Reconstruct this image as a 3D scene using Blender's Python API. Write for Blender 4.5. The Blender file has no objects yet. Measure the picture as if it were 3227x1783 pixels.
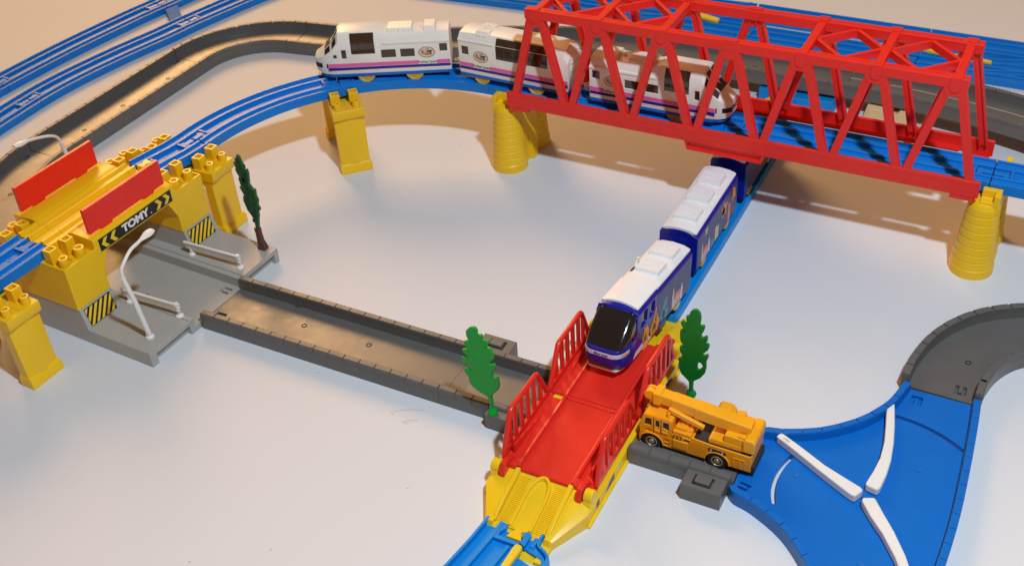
import bpy, bmesh, math, random
from mathutils import Vector, Matrix
random.seed(7)
S = 0.001                                   # everything below is written in millimetres
scene = bpy.context.scene
COL = scene.collection
pi = math.pi

# ------------------------------------------------------------------ camera, light, exposure
cam_d = bpy.data.cameras.new('camera')
cam = bpy.data.objects.new('camera', cam_d); COL.objects.link(cam)
cam_d.sensor_width = 36; cam_d.lens = 36*3652.4/3227
cam_d.clip_start = 0.02; cam_d.clip_end = 20
Rm = Matrix(((0.8883972937912978, -0.23621772142687442, 0.39363871312180937),
             (0.45576580746807105, 0.5566061415449821, -0.6945985401203956),
             (-0.05502524081978911, 0.7964865292509994, 0.6021473504005653))).to_4x4()
cam.matrix_world = Matrix.Translation(Vector((252.98, -856.0, 591.99))*S) @ Rm
cam_d.dof.use_dof = True; cam_d.dof.focus_distance = 0.86; cam_d.dof.aperture_fstop = 18
scene.camera = cam
scene.view_settings.view_transform = 'Standard'; scene.view_settings.look = 'None'
scene.view_settings.exposure = 0; scene.view_settings.gamma = 1

world = bpy.data.worlds.new('World'); scene.world = world; world.use_nodes = True
bg = world.node_tree.nodes['Background']
bg.inputs[0].default_value = (1.0, 0.56, 0.24, 1); bg.inputs[1].default_value = 0.22

def lamp(name, kind, loc, power, color, size, target=None):
    d = bpy.data.lights.new(name, kind); d.energy = power; d.color = color
    o = bpy.data.objects.new(name, d); COL.objects.link(o); o.location = Vector(loc)*S
    if kind == 'AREA':
        d.shape = 'DISK'; d.size = size*S
        o.rotation_euler = (Vector(target)*S-o.location).to_track_quat('-Z', 'Y').to_euler()
    else:
        d.shadow_soft_size = size*S
    return o
# cool lamp near the photographer's right shoulder; broad warm lamp beyond the far left of the table
lamp('cool_ceiling_lamp', 'POINT', (430, -620, 1150), 59, (0.66, 0.83, 0.98), 32)
lamp('warm_room_lamp', 'AREA', (-3300, 2700, 2450), 158, (1.0, 0.56, 0.23), 2000, (-100, 0, 0))

# ------------------------------------------------------------------ materials
def plastic(name, col, rough=0.36, var=0.05, bump=0.04, coat=0.0, spec=0.5, grime=0.0, gscale=60, metal=0.0, sss=0.0):
    m = bpy.data.materials.new(name); m.use_nodes = True
    nt = m.node_tree; b = nt.nodes['Principled BSDF']
    tc = nt.nodes.new('ShaderNodeTexCoord')
    n1 = nt.nodes.new('ShaderNodeTexNoise'); n1.inputs['Scale'].default_value = gscale; n1.inputs['Detail'].default_value = 5
    nt.links.new(tc.outputs['Object'], n1.inputs['Vector'])
    mix = nt.nodes.new('ShaderNodeMix'); mix.data_type = 'RGBA'
    mix.inputs['A'].default_value = tuple(c*(1-var) for c in col)+(1,)
    mix.inputs['B'].default_value = tuple(min(1, c*(1+var)) for c in col)+(1,)
    nt.links.new(n1.outputs['Fac'], mix.inputs['Factor'])
    src = mix.outputs['Result']
    if grime > 0:
        n2 = nt.nodes.new('ShaderNodeTexNoise'); n2.inputs['Scale'].default_value = 240; n2.inputs['Detail'].default_value = 8
        nt.links.new(tc.outputs['Object'], n2.inputs['Vector'])
        r = nt.nodes.new('ShaderNodeValToRGB'); r.color_ramp.elements[0].position = 0.58; r.color_ramp.elements[1].position = 0.78
        r.color_ramp.elements[0].color = (0, 0, 0, 1); r.color_ramp.elements[1].color = (grime,)*3+(1,)
        nt.links.new(n2.outputs['Fac'], r.inputs[0])
        mx = nt.nodes.new('ShaderNodeMix'); mx.data_type = 'RGBA'; mx.inputs['B'].default_value = tuple(c*0.45 for c in col)+(1,)
        nt.links.new(r.outputs['Color'], mx.inputs['Factor']); nt.links.new(src, mx.inputs['A']); src = mx.outputs['Result']
    nt.links.new(src, b.inputs['Base Color'])
    mr = nt.nodes.new('ShaderNodeMapRange'); mr.inputs['To Min'].default_value = max(.05, rough-0.08); mr.inputs['To Max'].default_value = rough+0.1
    n3 = nt.nodes.new('ShaderNodeTexNoise'); n3.inputs['Scale'].default_value = 130; n3.inputs['Detail'].default_value = 6
    nt.links.new(tc.outputs['Object'], n3.inputs['Vector'])
    nt.links.new(n3.outputs['Fac'], mr.inputs['Value']); nt.links.new(mr.outputs['Result'], b.inputs['Roughness'])
    if bump > 0:
        n4 = nt.nodes.new('ShaderNodeTexNoise'); n4.inputs['Scale'].default_value = 1500; n4.inputs['Detail'].default_value = 3
        nt.links.new(tc.outputs['Object'], n4.inputs['Vector'])
        bp = nt.nodes.new('ShaderNodeBump'); bp.inputs['Strength'].default_value = bump; bp.inputs['Distance'].default_value = 0.0006
        nt.links.new(n4.outputs['Fac'], bp.inputs['Height']); nt.links.new(bp.outputs['Normal'], b.inputs['Normal'])
    b.inputs['Coat Weight'].default_value = coat; b.inputs['Coat Roughness'].default_value = 0.08
    b.inputs['Specular IOR Level'].default_value = spec; b.inputs['Metallic'].default_value = metal
    if sss:
        b.inputs['Subsurface Weight'].default_value = sss; b.inputs['Subsurface Scale'].default_value = 0.002
        b.inputs['Subsurface Radius'].default_value = (1, .6, .3)
    return m

M = dict(
 rail=plastic('rail_blue', (0.001, 0.185, 0.62), 0.38, grime=0.12, spec=0.35),
 railg=plastic('rail_light_blue', (0.001, 0.235, 0.66), 0.38, grime=0.12, spec=0.35),
 yroad=plastic('road_blue', (0.001, 0.140, 0.52), 0.36, bump=0.06, grime=0.1, spec=0.35),
 red=plastic('bridge_red', (0.80, 0.020, 0.012), 0.38, bump=0.08),
 leafred=plastic('drawbridge_red', (0.74, 0.024, 0.014), 0.32, bump=0.05, grime=0.12),
 yellow=plastic('pier_yellow', (0.88, 0.53, 0.006), 0.36, bump=0.08),
 lemon=plastic('ramp_yellow', (0.88, 0.555, 0.008), 0.33, grime=0.18),
 grey=plastic('road_grey', (0.122, 0.116, 0.108), 0.34, var=0.12, bump=0.03, grime=0.3, spec=0.6),
 dgrey=plastic('coping_grey', (0.120, 0.115, 0.110), 0.42, var=0.1, bump=0.06, grime=0.2),
 base=plastic('plinth_grey', (0.40, 0.385, 0.355), 0.42, bump=0.06, grime=0.15),
 beige=plastic('beige_plastic', (0.78, 0.55, 0.28), 0.42),
 white=plastic('white_plastic', (0.80, 0.78, 0.74), 0.36, bump=0.03),
 cream=plastic('train_white', (0.83, 0.79, 0.70), 0.30, bump=0.03, grime=0.12, sss=0.05),
 roofw=plastic('roof_white', (0.84, 0.83, 0.82), 0.38, bump=0.03, grime=0.08),
 navy=plastic('train_navy', (0.004, 0.012, 0.27), 0.24, bump=0.02),
 dnavy=plastic('train_dark_navy', (0.005, 0.008, 0.12), 0.35),
 skirt=plastic('skirt_blue', (0.005, 0.13, 0.52), 0.35),
 pink=plastic('stripe_pink', (0.80, 0.13, 0.38), 0.35, bump=0),
 stripe=plastic('stripe_navy', (0.03, 0.012, 0.25), 0.35, bump=0),
 black=plastic('black_sticker', (0.012, 0.011, 0.012), 0.4, bump=0.02),
 glass=plastic('smoked_glass', (0.045, 0.022, 0.014), 0.13, bump=0.0, coat=0.6),
 wind=plastic('black_windscreen', (0.004, 0.005, 0.009), 0.10, bump=0.0, coat=1.0),
 wheel=plastic('wheel_yellow', (0.72, 0.44, 0.06), 0.45),
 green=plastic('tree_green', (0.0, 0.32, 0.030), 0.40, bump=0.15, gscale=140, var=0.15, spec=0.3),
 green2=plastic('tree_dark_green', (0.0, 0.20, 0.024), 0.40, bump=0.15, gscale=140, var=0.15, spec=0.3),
 dgreen=plastic('poplar_green', (0.007, 0.085, 0.028), 0.5, bump=0.2),
 trunk=plastic('trunk_brown', (0.095, 0.032, 0.022), 0.5, bump=0.3),
 truck=plastic('truck_orange', (0.94, 0.36, 0.010), 0.30, bump=0.03, grime=0.08),
 truckb=plastic('boom_orange', (0.95, 0.40, 0.010), 0.33, bump=0.03),
 hook=plastic('hook_red', (0.45, 0.03, 0.02), 0.4),
 tyre=plastic('tyre_black', (0.02, 0.019, 0.019), 0.6),
 hub=plastic('hub_tan', (0.45, 0.33, 0.17), 0.35, metal=0.3),
 tread=plastic('tread_black', (0.025, 0.024, 0.024), 0.5),
 tan=plastic('badge_brown', (0.32, 0.21, 0.12), 0.45, bump=0),
 buff=plastic('badge_buff', (0.72, 0.56, 0.40), 0.45, bump=0),
 ink=plastic('ink_grey', (0.05, 0.045, 0.06), 0.5, bump=0),
 slate=plastic('sticker_slate', (0.035, 0.042, 0.15), 0.35, bump=0, var=0.3, gscale=25),
 coral=plastic('print_coral', (0.72, 0.19, 0.13), 0.4, bump=0),
 orange=plastic('print_orange', (0.80, 0.28, 0.03), 0.4, bump=0),
 teal=plastic('print_teal', (0.045, 0.24, 0.36), 0.4, bump=0),
 sand=plastic('print_sand', (0.62, 0.50, 0.36), 0.4, bump=0),
 lav=plastic('print_lavender', (0.62, 0.58, 0.72), 0.4, bump=0),
 amber=plastic('lamp_amber', (0.75, 0.36, 0.06), 0.3, bump=0),
 lever=plastic('lever_yellow', (0.86, 0.58, 0.03), 0.33),
 silver=plastic('silver_print', (0.55, 0.52, 0.50), 0.4, bump=0),
)

# ------------------------------------------------------------------ mesh helpers
class MB:
    def __init__(s): s.v = []; s.f = []
    def add(s, vs, fs):
        o = len(s.v); s.v += [tuple(p) for p in vs]; s.f += [tuple(i+o for i in f) for f in fs]; return s
    def box(s, x0, x1, y0, y1, z0, z1):
        return s.add([(x, y, z) for z in (z0, z1) for y in (y0, y1) for x in (x0, x1)],
                     [(0, 2, 3, 1), (4, 5, 7, 6), (0, 1, 5, 4), (2, 6, 7, 3), (0, 4, 6, 2), (1, 3, 7, 5)])
    def prism(s, poly, axis, a, b):
        n = len(poly)
        def P(p, t):
            return {'x': (t, p[0], p[1]), 'y': (p[0], t, p[1]), 'z': (p[0], p[1], t)}[axis]
        return s.add([P(p, a) for p in poly]+[P(p, b) for p in poly],
                     [tuple(range(n-1, -1, -1)), tuple(range(n, 2*n))]+[(i, (i+1) % n, n+(i+1) % n, n+i) for i in range(n)])
    def loft(s, rings):
        n = len(rings[0]); vs = [p for r in rings for p in r]; fs = []
        for k in range(len(rings)-1):
            for i in range(n):
                j = (i+1) % n; fs.append((k*n+i, k*n+j, (k+1)*n+j, (k+1)*n+i))
        fs.append(tuple(range(n-1, -1, -1))); fs.append(tuple((len(rings)-1)*n+i for i in range(n)))
        return s.add(vs, fs)
    def cyl(s, p, q, r, r2=None, n=20):
        p, q = Vector(p), Vector(q); r2 = r if r2 is None else r2
        d = (q-p).normalized(); a = d.orthogonal().normalized(); b = d.cross(a)
        R = [[c+(a*math.cos(t*2*pi/n)+b*math.sin(t*2*pi/n))*rr for t in range(n)] for c, rr in ((p, r), (q, r2))]
        return s.loft(R)
    def lathe(s, prof, c=(0, 0, 0), n=28):
        R = [[(c[0]+r*math.cos(t*2*pi/n), c[1]+r*math.sin(t*2*pi/n), c[2]+z) for t in range(n)] for r, z in prof]
        return s.loft(R)
    def tube(s, pts, r, n=10):
        pts = [Vector(p) for p in pts]; rs = r if isinstance(r, (list, tuple)) else [r]*len(pts); R = []
        a = None
        for i, p in enumerate(pts):
            d = (pts[min(i+1, len(pts)-1)]-pts[max(i-1, 0)]).normalized()
            a = (d.orthogonal() if a is None else (a-d*a.dot(d))).normalized(); b = d.cross(a)
            R.append([p+(a*math.cos(t*2*pi/n)+b*math.sin(t*2*pi/n))*rs[i] for t in range(n)])
        return s.loft(R)
    def bar(s, p, q, w, h, up=(0, 0, 1)):
        p, q = Vector(p), Vector(q); d = (q-p).normalized(); u = Vector(up); sd = d.cross(u).normalized(); u = sd.cross(d)
        R = [[c+sd*(x*w/2)+u*(y*h/2) for x, y in ((-1, -1), (1, -1), (1, 1), (-1, 1))] for c in (p, q)]
        return s.loft(R)
    def sweep(s, path, prof, closed_caps=True):
        R = []
        for i, p in enumerate(path):
            a = path[max(i-1, 0)]; b = path[min(i+1, len(path)-1)]
            tx, ty = b[0]-a[0], b[1]-a[1]; L = math.hypot(tx, ty); nx, ny = ty/L, -tx/L
            R.append([(p[0]+nx*u, p[1]+ny*u, p[2]+w) for u, w in prof])
        return s.loft(R)
    def move(s, d): s.v = [(a+d[0], b+d[1], c+d[2]) for a, b, c in s.v]; return s

def obj(name, mb, mat, parent=None, bev=0.35, seg=2, smooth=35):
    me = bpy.data.meshes.new(name)
    me.from_pydata([(a*S, b*S, c*S) for a, b, c in mb.v], [], mb.f)
    bm = bmesh.new(); bm.from_mesh(me); bmesh.ops.recalc_face_normals(bm, faces=bm.faces)
    ng = [f for f in bm.faces if len(f.verts) > 4]
    if ng: bmesh.ops.triangulate(bm, faces=ng) if bev == 0 else None
    bm.to_mesh(me); bm.free()
    me.materials.append(M[mat] if isinstance(mat, str) else mat)
    o = bpy.data.objects.new(name, me); COL.objects.link(o)
    finish(o, bev, seg, smooth)
    if parent: o.parent = parent
    return o
def finish(o, bev, seg=2, smooth=35):
    o.data.shade_smooth(); o.data.set_sharp_from_angle(angle=math.radians(smooth))
    if bev:
        b = o.modifiers.new('bevel', 'BEVEL'); b.width = bev*S; b.segments = seg; b.limit_method = 'ANGLE'
        b.angle_limit = math.radians(38); b.harden_normals = True
def cut(o, mb, bev=0.25):
    """real recess: boolean difference, applied"""
    for m in list(o.modifiers): o.modifiers.remove(m)
    me = bpy.data.meshes.new('cutter'); me.from_pydata([(a*S, b*S, c*S) for a, b, c in mb.v], [], mb.f)
    bm = bmesh.new(); bm.from_mesh(me); bmesh.ops.recalc_face_normals(bm, faces=bm.faces); bm.to_mesh(me); bm.free()
    c = bpy.data.objects.new('cutter', me); COL.objects.link(c)
    par = o.parent; o.parent = None
    md = o.modifiers.new('cut', 'BOOLEAN'); md.operation = 'DIFFERENCE'; md.solver = 'EXACT'; md.object = c; md.use_self = True
    dg = bpy.context.evaluated_depsgraph_get(); dg.update()
    new = bpy.data.meshes.new_from_object(o.evaluated_get(dg)); o.modifiers.clear(); old = o.data; o.data = new; new.name = old.name
    bpy.data.objects.remove(c); bpy.data.meshes.remove(me); o.parent = par
    finish(o, bev)
def tag(o, label=None, cat=None, group=None, kind=None):
    for k, v in (('label', label), ('category', cat), ('group', group), ('kind', kind)):
        if v: o[k] = v
    return o
def thing(name, label, cat, loc, rot=0, group=None, pitch=0):
    o = bpy.data.objects.new(name, None); COL.objects.link(o); o.empty_display_size = .01
    o.location = Vector(loc)*S; o.rotation_euler = (0, pitch, math.radians(rot))
    return tag(o, label, cat, group)
def text_obj(name, body, mat, parent, loc, size, rot, depth=0.12, offset=0.0, sx=1.0, shear=0.0):
    cu = bpy.data.curves.new(name, 'FONT'); cu.body = body; cu.size = size*S; cu.extrude = depth*S; cu.offset = offset*S
    cu.align_x = 'CENTER'; cu.align_y = 'CENTER'; cu.shear = shear
    t = bpy.data.objects.new(name+'_curve', cu); COL.objects.link(t)
    dg = bpy.context.evaluated_depsgraph_get(); dg.update()
    me = bpy.data.meshes.new_from_object(t.evaluated_get(dg)); bpy.data.objects.remove(t); bpy.data.curves.remove(cu)
    me.materials.clear(); me.materials.append(M[mat]); me.name = name
    o = bpy.data.objects.new(name, me); COL.objects.link(o); o.parent = parent
    o.matrix_local = Matrix.Translation(Vector(loc)*S) @ rot.to_4x4() @ Matrix.Diagonal((sx, 1, 1, 1))
    return o
def dup(o, parent=None):
    c = o.copy(); COL.objects.link(c)
    if parent: c.parent = parent
    for ch in o.children: dup(ch, c)
    return c
# paths
def arc(cx, cy, r, a0, a1, z=0, n=24):
    return [(cx+r*math.cos(math.radians(a0+(a1-a0)*i/n)), cy+r*math.sin(math.radians(a0+(a1-a0)*i/n)), z) for i in range(n+1)]
def catmull(pts, n=10):
    P = [pts[0]]+list(pts)+[pts[-1]]; out = []
    for i in range(1, len(P)-2):
        for k in range(n):
            t = k/n; a, b, c, d = (Vector(q) for q in P[i-1:i+3])
            out.append(tuple(0.5*((2*b)+(c-a)*t+(2*a-5*b+4*c-d)*t*t+(3*b-a-3*c+d)*t**3)))
    return out+[tuple(pts[-1])]
def line(a, b, n=1): return [tuple(Vector(a).lerp(Vector(b), i/n)) for i in range(n+1)]
def cum(path):
    L = [0]
    for a, b in zip(path, path[1:]): L.append(L[-1]+(Vector(b)-Vector(a)).length)
    return L
def at(path, L, s):
    s = max(0, min(L[-1], s))
    for i in range(len(L)-1):
        if s <= L[i+1]: return Vector(path[i]).lerp(Vector(path[i+1]), (s-L[i])/max(1e-9, L[i+1]-L[i]))
    return Vector(path[-1])
def sub(path, s0, s1, n=None):
    L = cum(path); n = n or max(1, int((s1-s0)/6)); return [tuple(at(path, L, s0+(s1-s0)*i/n)) for i in range(n+1)]
def offs(path, u):
    out = []
    for i, p in enumerate(path):
        a = path[max(i-1, 0)]; b = path[min(i+1, len(path)-1)]; tx, ty = b[0]-a[0], b[1]-a[1]; L = math.hypot(tx, ty)
        out.append((p[0]+ty/L*u, p[1]-tx/L*u, p[2]))
    return out
def rel(path, o): return [(p[0]-o[0], p[1]-o[1], p[2]-o[2]) for p in path]

# ------------------------------------------------------------------ table
def table_material():
    m = bpy.data.materials.new('table_cloth'); m.use_nodes = True; nt = m.node_tree; b = nt.nodes['Principled BSDF']
    tc = nt.nodes.new('ShaderNodeTexCoord')
    n1 = nt.nodes.new('ShaderNodeTexNoise'); n1.inputs['Scale'].default_value = 3.5; n1.inputs['Detail'].default_value = 4
    n2 = nt.nodes.new('ShaderNodeTexNoise'); n2.inputs['Scale'].default_value = 420; n2.inputs['Detail'].default_value = 6
    vo = nt.nodes.new('ShaderNodeTexVoronoi'); vo.inputs['Scale'].default_value = 21; vo.feature = 'F1'; vo.inputs['Randomness'].default_value = 1
    for n in (n1, n2, vo): nt.links.new(tc.outputs['Object'], n.inputs['Vector'])
    mix = nt.nodes.new('ShaderNodeMix'); mix.data_type = 'RGBA'
    mix.inputs['A'].default_value = (0.66, 0.655, 0.665, 1); mix.inputs['B'].default_value = (0.71, 0.705, 0.715, 1)
    nt.links.new(n1.outputs['Fac'], mix.inputs['Factor'])
    r = nt.nodes.new('ShaderNodeValToRGB'); r.color_ramp.elements[0].position = 0.014; r.color_ramp.elements[1].position = 0.024
    r.color_ramp.elements[0].color = (0.5, 0.5, 0.5, 1); r.color_ramp.elements[1].color = (0, 0, 0, 1)
    nt.links.new(vo.outputs['Distance'], r.inputs[0])
    mx = nt.nodes.new('ShaderNodeMix'); mx.data_type = 'RGBA'; mx.inputs['B'].default_value = (0.35, 0.30, 0.27, 1)
    nt.links.new(r.outputs['Color'], mx.inputs['Factor']); nt.links.new(mix.outputs['Result'], mx.inputs['A'])
    nt.links.new(mx.outputs['Result'], b.inputs['Base Color'])
    w = nt.nodes.new('ShaderNodeTexWave'); w.inputs['Scale'].default_value = 1.3; w.inputs['Distortion'].default_value = 6; w.inputs['Detail'].default_value = 2
    mp = nt.nodes.new('ShaderNodeMapping'); mp.inputs['Rotation'].default_value = (0, 0, 0.5)
    nt.links.new(tc.outputs['Object'], mp.inputs['Vector']); nt.links.new(mp.outputs['Vector'], w.inputs['Vector'])
    ad = nt.nodes.new('ShaderNodeMath'); ad.operation = 'MULTIPLY_ADD'; ad.inputs[1].default_value = 0.10
    nt.links.new(n2.outputs['Fac'], ad.inputs[0]); nt.links.new(w.outputs['Fac'], ad.inputs[2])
    bp = nt.nodes.new('ShaderNodeBump'); bp.inputs['Strength'].default_value = 0.10; bp.inputs['Distance'].default_value = 0.003
    nt.links.new(ad.outputs[0], bp.inputs['Height']); nt.links.new(bp.outputs['Normal'], b.inputs['Normal'])
    b.inputs['Roughness'].default_value = 0.62; b.inputs['Specular IOR Level'].default_value = 0.25
    return m
M['matte'] = plastic('matte_blue', (0.002, 0.15, 0.58), 0.65, spec=.25)
M['table'] = table_material()
tb = MB(); N = 24
tb.add([(-2600+5200*i/N, -1700+5200*j/N, 0) for j in range(N+1) for i in range(N+1)],
       [(j*(N+1)+i, j*(N+1)+i+1, (j+1)*(N+1)+i+1, (j+1)*(N+1)+i) for j in range(N) for i in range(N)])
tag(obj('table_top', tb, 'table', bev=0), kind='structure')

# ------------------------------------------------------------------ rails
def rprof(h, w=19.0):
    p = [(-w, 0), (-w, h), (-w+2, h), (-w+2.3, h-2.6), (-9.6, h-2.6), (-9.3, h-.3), (-6.6, h-.3), (-6.3, h-3.6)]
    return p+[(-u, z) for u, z in p[::-1]]
def rail_piece(path, h, mat, label, group='blue toy rails', joint=True, studs=()):
    o = path[len(path)//2]; o = (o[0], o[1], min(p[2] for p in path))
    L0 = cum(path)[-1]; pth = sub(path, 0.35, L0-0.35, max(2, len(path)-1))
    t = thing('rail_piece', label, 'toy rail', o, 0, group)
    obj('rail_bed', MB().sweep(rel(pth, o), rprof(h)), mat, t, bev=0.3)
    if joint:
        j = MB()
        def blk(s0, s1, u0, u1, z0, z1): j.sweep(rel(sub(path, s0, s1, 1), o), [(u0, z0), (u0, z1), (u1, z1), (u1, z0)])
        blk(13, 15.4, -6.0, 6.0, h-4.2, h-.5); blk(L0-15.4, L0-13, -6, 6, h-4.2, h-.5)
        for s0 in (0.8, L0-12.5):
            blk(s0, s0+11.7, -2.6, 2.6, h-4.2, h-1.2)
            blk(s0+(7.6 if s0 < 5 else .0), s0+(11.7 if s0 < 5 else 4.1), -4.6, 4.6, h-4.2, h-1.6)
        obj('joint_tongue', j, mat, t, bev=0.3)
    for s in studs:
        p = at(path, cum(path), s)
        obj('moulding_ring', MB().lathe([(2.6, h-4.4), (2.6, h-3.2), (1.7, h-3.2), (1.7, h-3.5)], (p[0]-o[0], p[1]-o[1], p[2]-o[2])), mat, t, bev=0)
    return t
EZ = 71; EH = 9.2            # raised line: underside and height
BY = 19.5; BX = -5.8         # bridge axis
rail_piece(line((-243, BY, EZ), (-14, BY, EZ)), EH, 'rail', 'blue straight rail on the left half of the red truss bridge, under the white train')
rail_piece(line((-14, BY, EZ), (209, BY, EZ)), EH, 'rail', 'blue straight rail on the empty right half of the red truss bridge', studs=(150,))
rail_piece(line((209, BY, EZ), (432, BY, EZ)), EH, 'rail', 'blue raised rail running off the picture at the right end of the truss bridge')
rail_piece(arc(-243, -185.5, 205, 90, 135, EZ), EH, 'rail', 'blue raised curved rail entering the truss bridge, under the first white train car')
rail_piece(arc(-243, -185.5, 205, 135, 180, EZ), EH, 'rail', 'blue raised curved rail between the single yellow pier and the overpass')
ovr = math.radians(-2.5); OV = Vector((-460.5, -299.3, 0))
def ovp(x, y, z=0): return (OV[0]+x*math.cos(ovr)-y*math.sin(ovr), OV[1]+x*math.sin(ovr)+y*math.cos(ovr), z)
rail_piece(catmull([(-448, -185.5, EZ), (-450, -205, EZ), (-453.5, -222, EZ), ovp(0, 55.5, EZ)], 6), EH, 'rail', 'short blue rail joining the curve to the yellow overpass', studs=(32,))
rail_piece(line(ovp(0, -66, EZ), ovp(2, -290, EZ), 2), EH, 'rail', 'blue raised rail leaving the overpass at the left edge of the picture', studs=(25,))
GX = -6.3
rail_piece(line((GX, -172, 0), (GX, -68, 0), 3), 8.4, 'railg', 'blue ground rail under the middle car of the blue train')
rail_piece(line((GX, -68, 0), (GX-1.5, 148, 0), 3), 8.4, 'railg', 'blue ground rail passing beneath the truss bridge')

# far tracks, left: two wide curves
def sm(pts): return catmull([(x, y, 0) for x, y in pts], 6)
outer = [(-815, -420), (-838, -250), (-846, -120), (-846, -68), (-840, 20), (-829, 105), (-818, 168), (-790, 290), (-735, 420), (-640, 560)]
inner = [(-752, -420), (-772, -250), (-780, -120), (-780, -50), (-768, 30), (-752, 100), (-742, 152), (-712, 260), (-655, 380), (-560, 500)]
po, pinn = sm(outer), sm(inner)
LO, LI = cum(po)[-1], cum(pinn)[-1]
for k, (a, b) in enumerate(((0, 345), (345, 590), (590, LO))):
    rail_piece(sub(po, a, b, 24), 8.4, 'rail', ['outer of the two far left blue curves, lowest piece by the left edge', 'outer far left blue curved rail, middle piece',
        'outer far left blue curved rail, piece running off the top'][k], 'far blue tracks')
for k, (a, b) in enumerate(((0, 330), (330, 565), (565, LI))):
    rail_piece(sub(pinn, a, b, 24), 8.4, 'rail', ['inner of the two far left blue curves, lowest piece nearest the grey road', 'inner far left blue curved rail, middle piece',
        'inner far left blue curved rail, piece running off the top'][k], 'far blue tracks')
# the spacer clip between both curves
p1 = at(po, cum(po), 596); p2 = at(pinn, cum(pinn), 560)
tag(obj('track_spacer', MB().bar((p1[0]+18, p1[1]-3, 4), (p2[0]-18, p2[1]+3, 4), 16, 5), 'matte'), 'blue spacer clip between the two far left curves', 'track spacer')
# far tracks, right: two parallel lines with turnouts
FY0, FY1 = 405, 346.5
xs = [-560, -330, -108, 92, 292, 492]
far_names = ['behind the left end of the truss', 'behind the left half of the truss', 'behind the middle of the truss', 'behind the right end of the truss', 'at the far right edge']
for k in range(5):
    rail_piece(line((xs[k], FY0+(0 if k > 1 else -16*(2-k)), 0), (xs[k+1], FY0+(0 if k > 0 else -16), 0), 2), 8.4, 'rail', 'rearmost straight blue rail piece, '+far_names[k], 'far blue tracks')
for k in range(5):
    if k in (1, 3): continue
    rail_piece(line((xs[k], FY1+(0 if k > 1 else -14*(1-k)), 0), (xs[k+1], FY1, 0), 2), 8.4, 'rail', 'straight blue rail of the second far line, '+far_names[k], 'far blue tracks')
def turnout(x0, x1, y, dirn, label, levers):
    o = (x0, y, 0)
    t = thing('rail_turnout', label, 'toy turnout', o, 0, 'far blue tracks')
    obj('rail_bed', MB().sweep([(0.35, 0, 0), (x1-x0-.35, 0, 0)], rprof(8.4)), 'rail', t, bev=0.3)
    pth = [(20+(x1-x0-20)*i/14, dirn*62*(i/14)**1.8, 0.15) for i in range(15)]
    obj('diverging_branch', MB().sweep(pth, rprof(8.2)), 'rail', t, bev=0.3)
    obj('web_plate', MB().prism([(60, 0), (x1-x0-4, 0), (x1-x0-4, dirn*58), (150, dirn*30)], 'z', 0.2, 3.4), 'rail', t)
    for (lx0, ly0, lx1, ly1, w) in levers:
        d = MB().loft([[(lx0-x0, ly0-y+w*.25*sg, z) for sg, z in ((-1, 7), (1, 7), (1, 11), (-1, 11))],
                       [(lx0+(lx1-lx0)*.6-x0, ly0+(ly1-ly0)*.6-y+w*.5*sg, z) for sg, z in ((-1, 7), (1, 7), (1, 11), (-1, 11))],
                       [(lx1-x0, ly1-y+w*.38*sg, z) for sg, z in ((-1, 7), (1, 7), (1, 11), (-1, 11))]])
        obj('switch_lever', d, 'lever', t, bev=1.2, seg=3)
turnout(xs[1], xs[2], FY1, 1, 'far blue turnout with a yellow lever behind the left half of the truss', [(-182, 371, -136, 360, 11)])
turnout(xs[3], xs[4], FY1, 1, 'far blue turnout with a slim yellow lever near the right end of the truss', [(78, 372, 116, 366, 11), (118, 365, 166, 360, 6)])

# ------------------------------------------------------------------ grey roads
BED = [(-28.3, 0), (-28.3, 14.6), (-23.2, 14.9), (-22.5, 5), (22.5, 5), (23.2, 14.9), (28.3, 14.6), (28.3, 0)]
BEDP = [(-28.3, 0), (-28.3, 10.6), (-23, 10.6), (-22.5, 5), (22.5, 5), (23, 10.6), (28.3, 10.6), (28.3, 0)]
COP = [(-28.7, 10.75), (-28.7, 14.6), (-27.6, 15.9), (-23.3, 15.9), (-22.8, 15.2), (-22.8, 10.75)]
def mirror(p): return [(-u, w) for u, w in p]
def coping(t, path, o, prof, mat='dgrey', pitch=14.15, gap=0.6, s0=0.4, s1=None, u=26):
    """one stone after another along a wall top"""
    q = offs(path, u if prof[0][0] > 0 else -u); Lq = cum(q)[-1]; L = cum(path)[-1]
    s1 = L-.4 if s1 is None else s1
    n = max(1, round((s1-s0)/L*Lq/pitch)); st = (s1-s0)/n
    for k in range(n):
        g = gap*L/Lq/2
        obj('coping_brick', MB().sweep(rel(sub(path, s0+k*st+g, s0+(k+1)*st-g, 1 if Lq < 1 else max(1, int(st/5))), o), prof), mat, t, bev=0.25, seg=1)
def u_slot(x, y, ang, z=4.0, sc=1.0):
    """U shaped clip slot as a cutter"""
    mb = MB(); c, s = math.cos(math.radians(ang)), math.sin(math.radians(ang))
    for (a, b, d, e) in ((-5, 5, -4.0, -1.3), (-5, 5, 1.3, 4.0), (2.6, 5, -3.9, 3.9)):
        mb.prism([(x+(px*c-py*s)*sc, y+(px*s+py*c)*sc) for px, py in ((a, d), (b, d), (b, e), (a, e))], 'z', z-3, z+4)
        if (a, d) == (-5, 1.9): pass
    return mb
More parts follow.
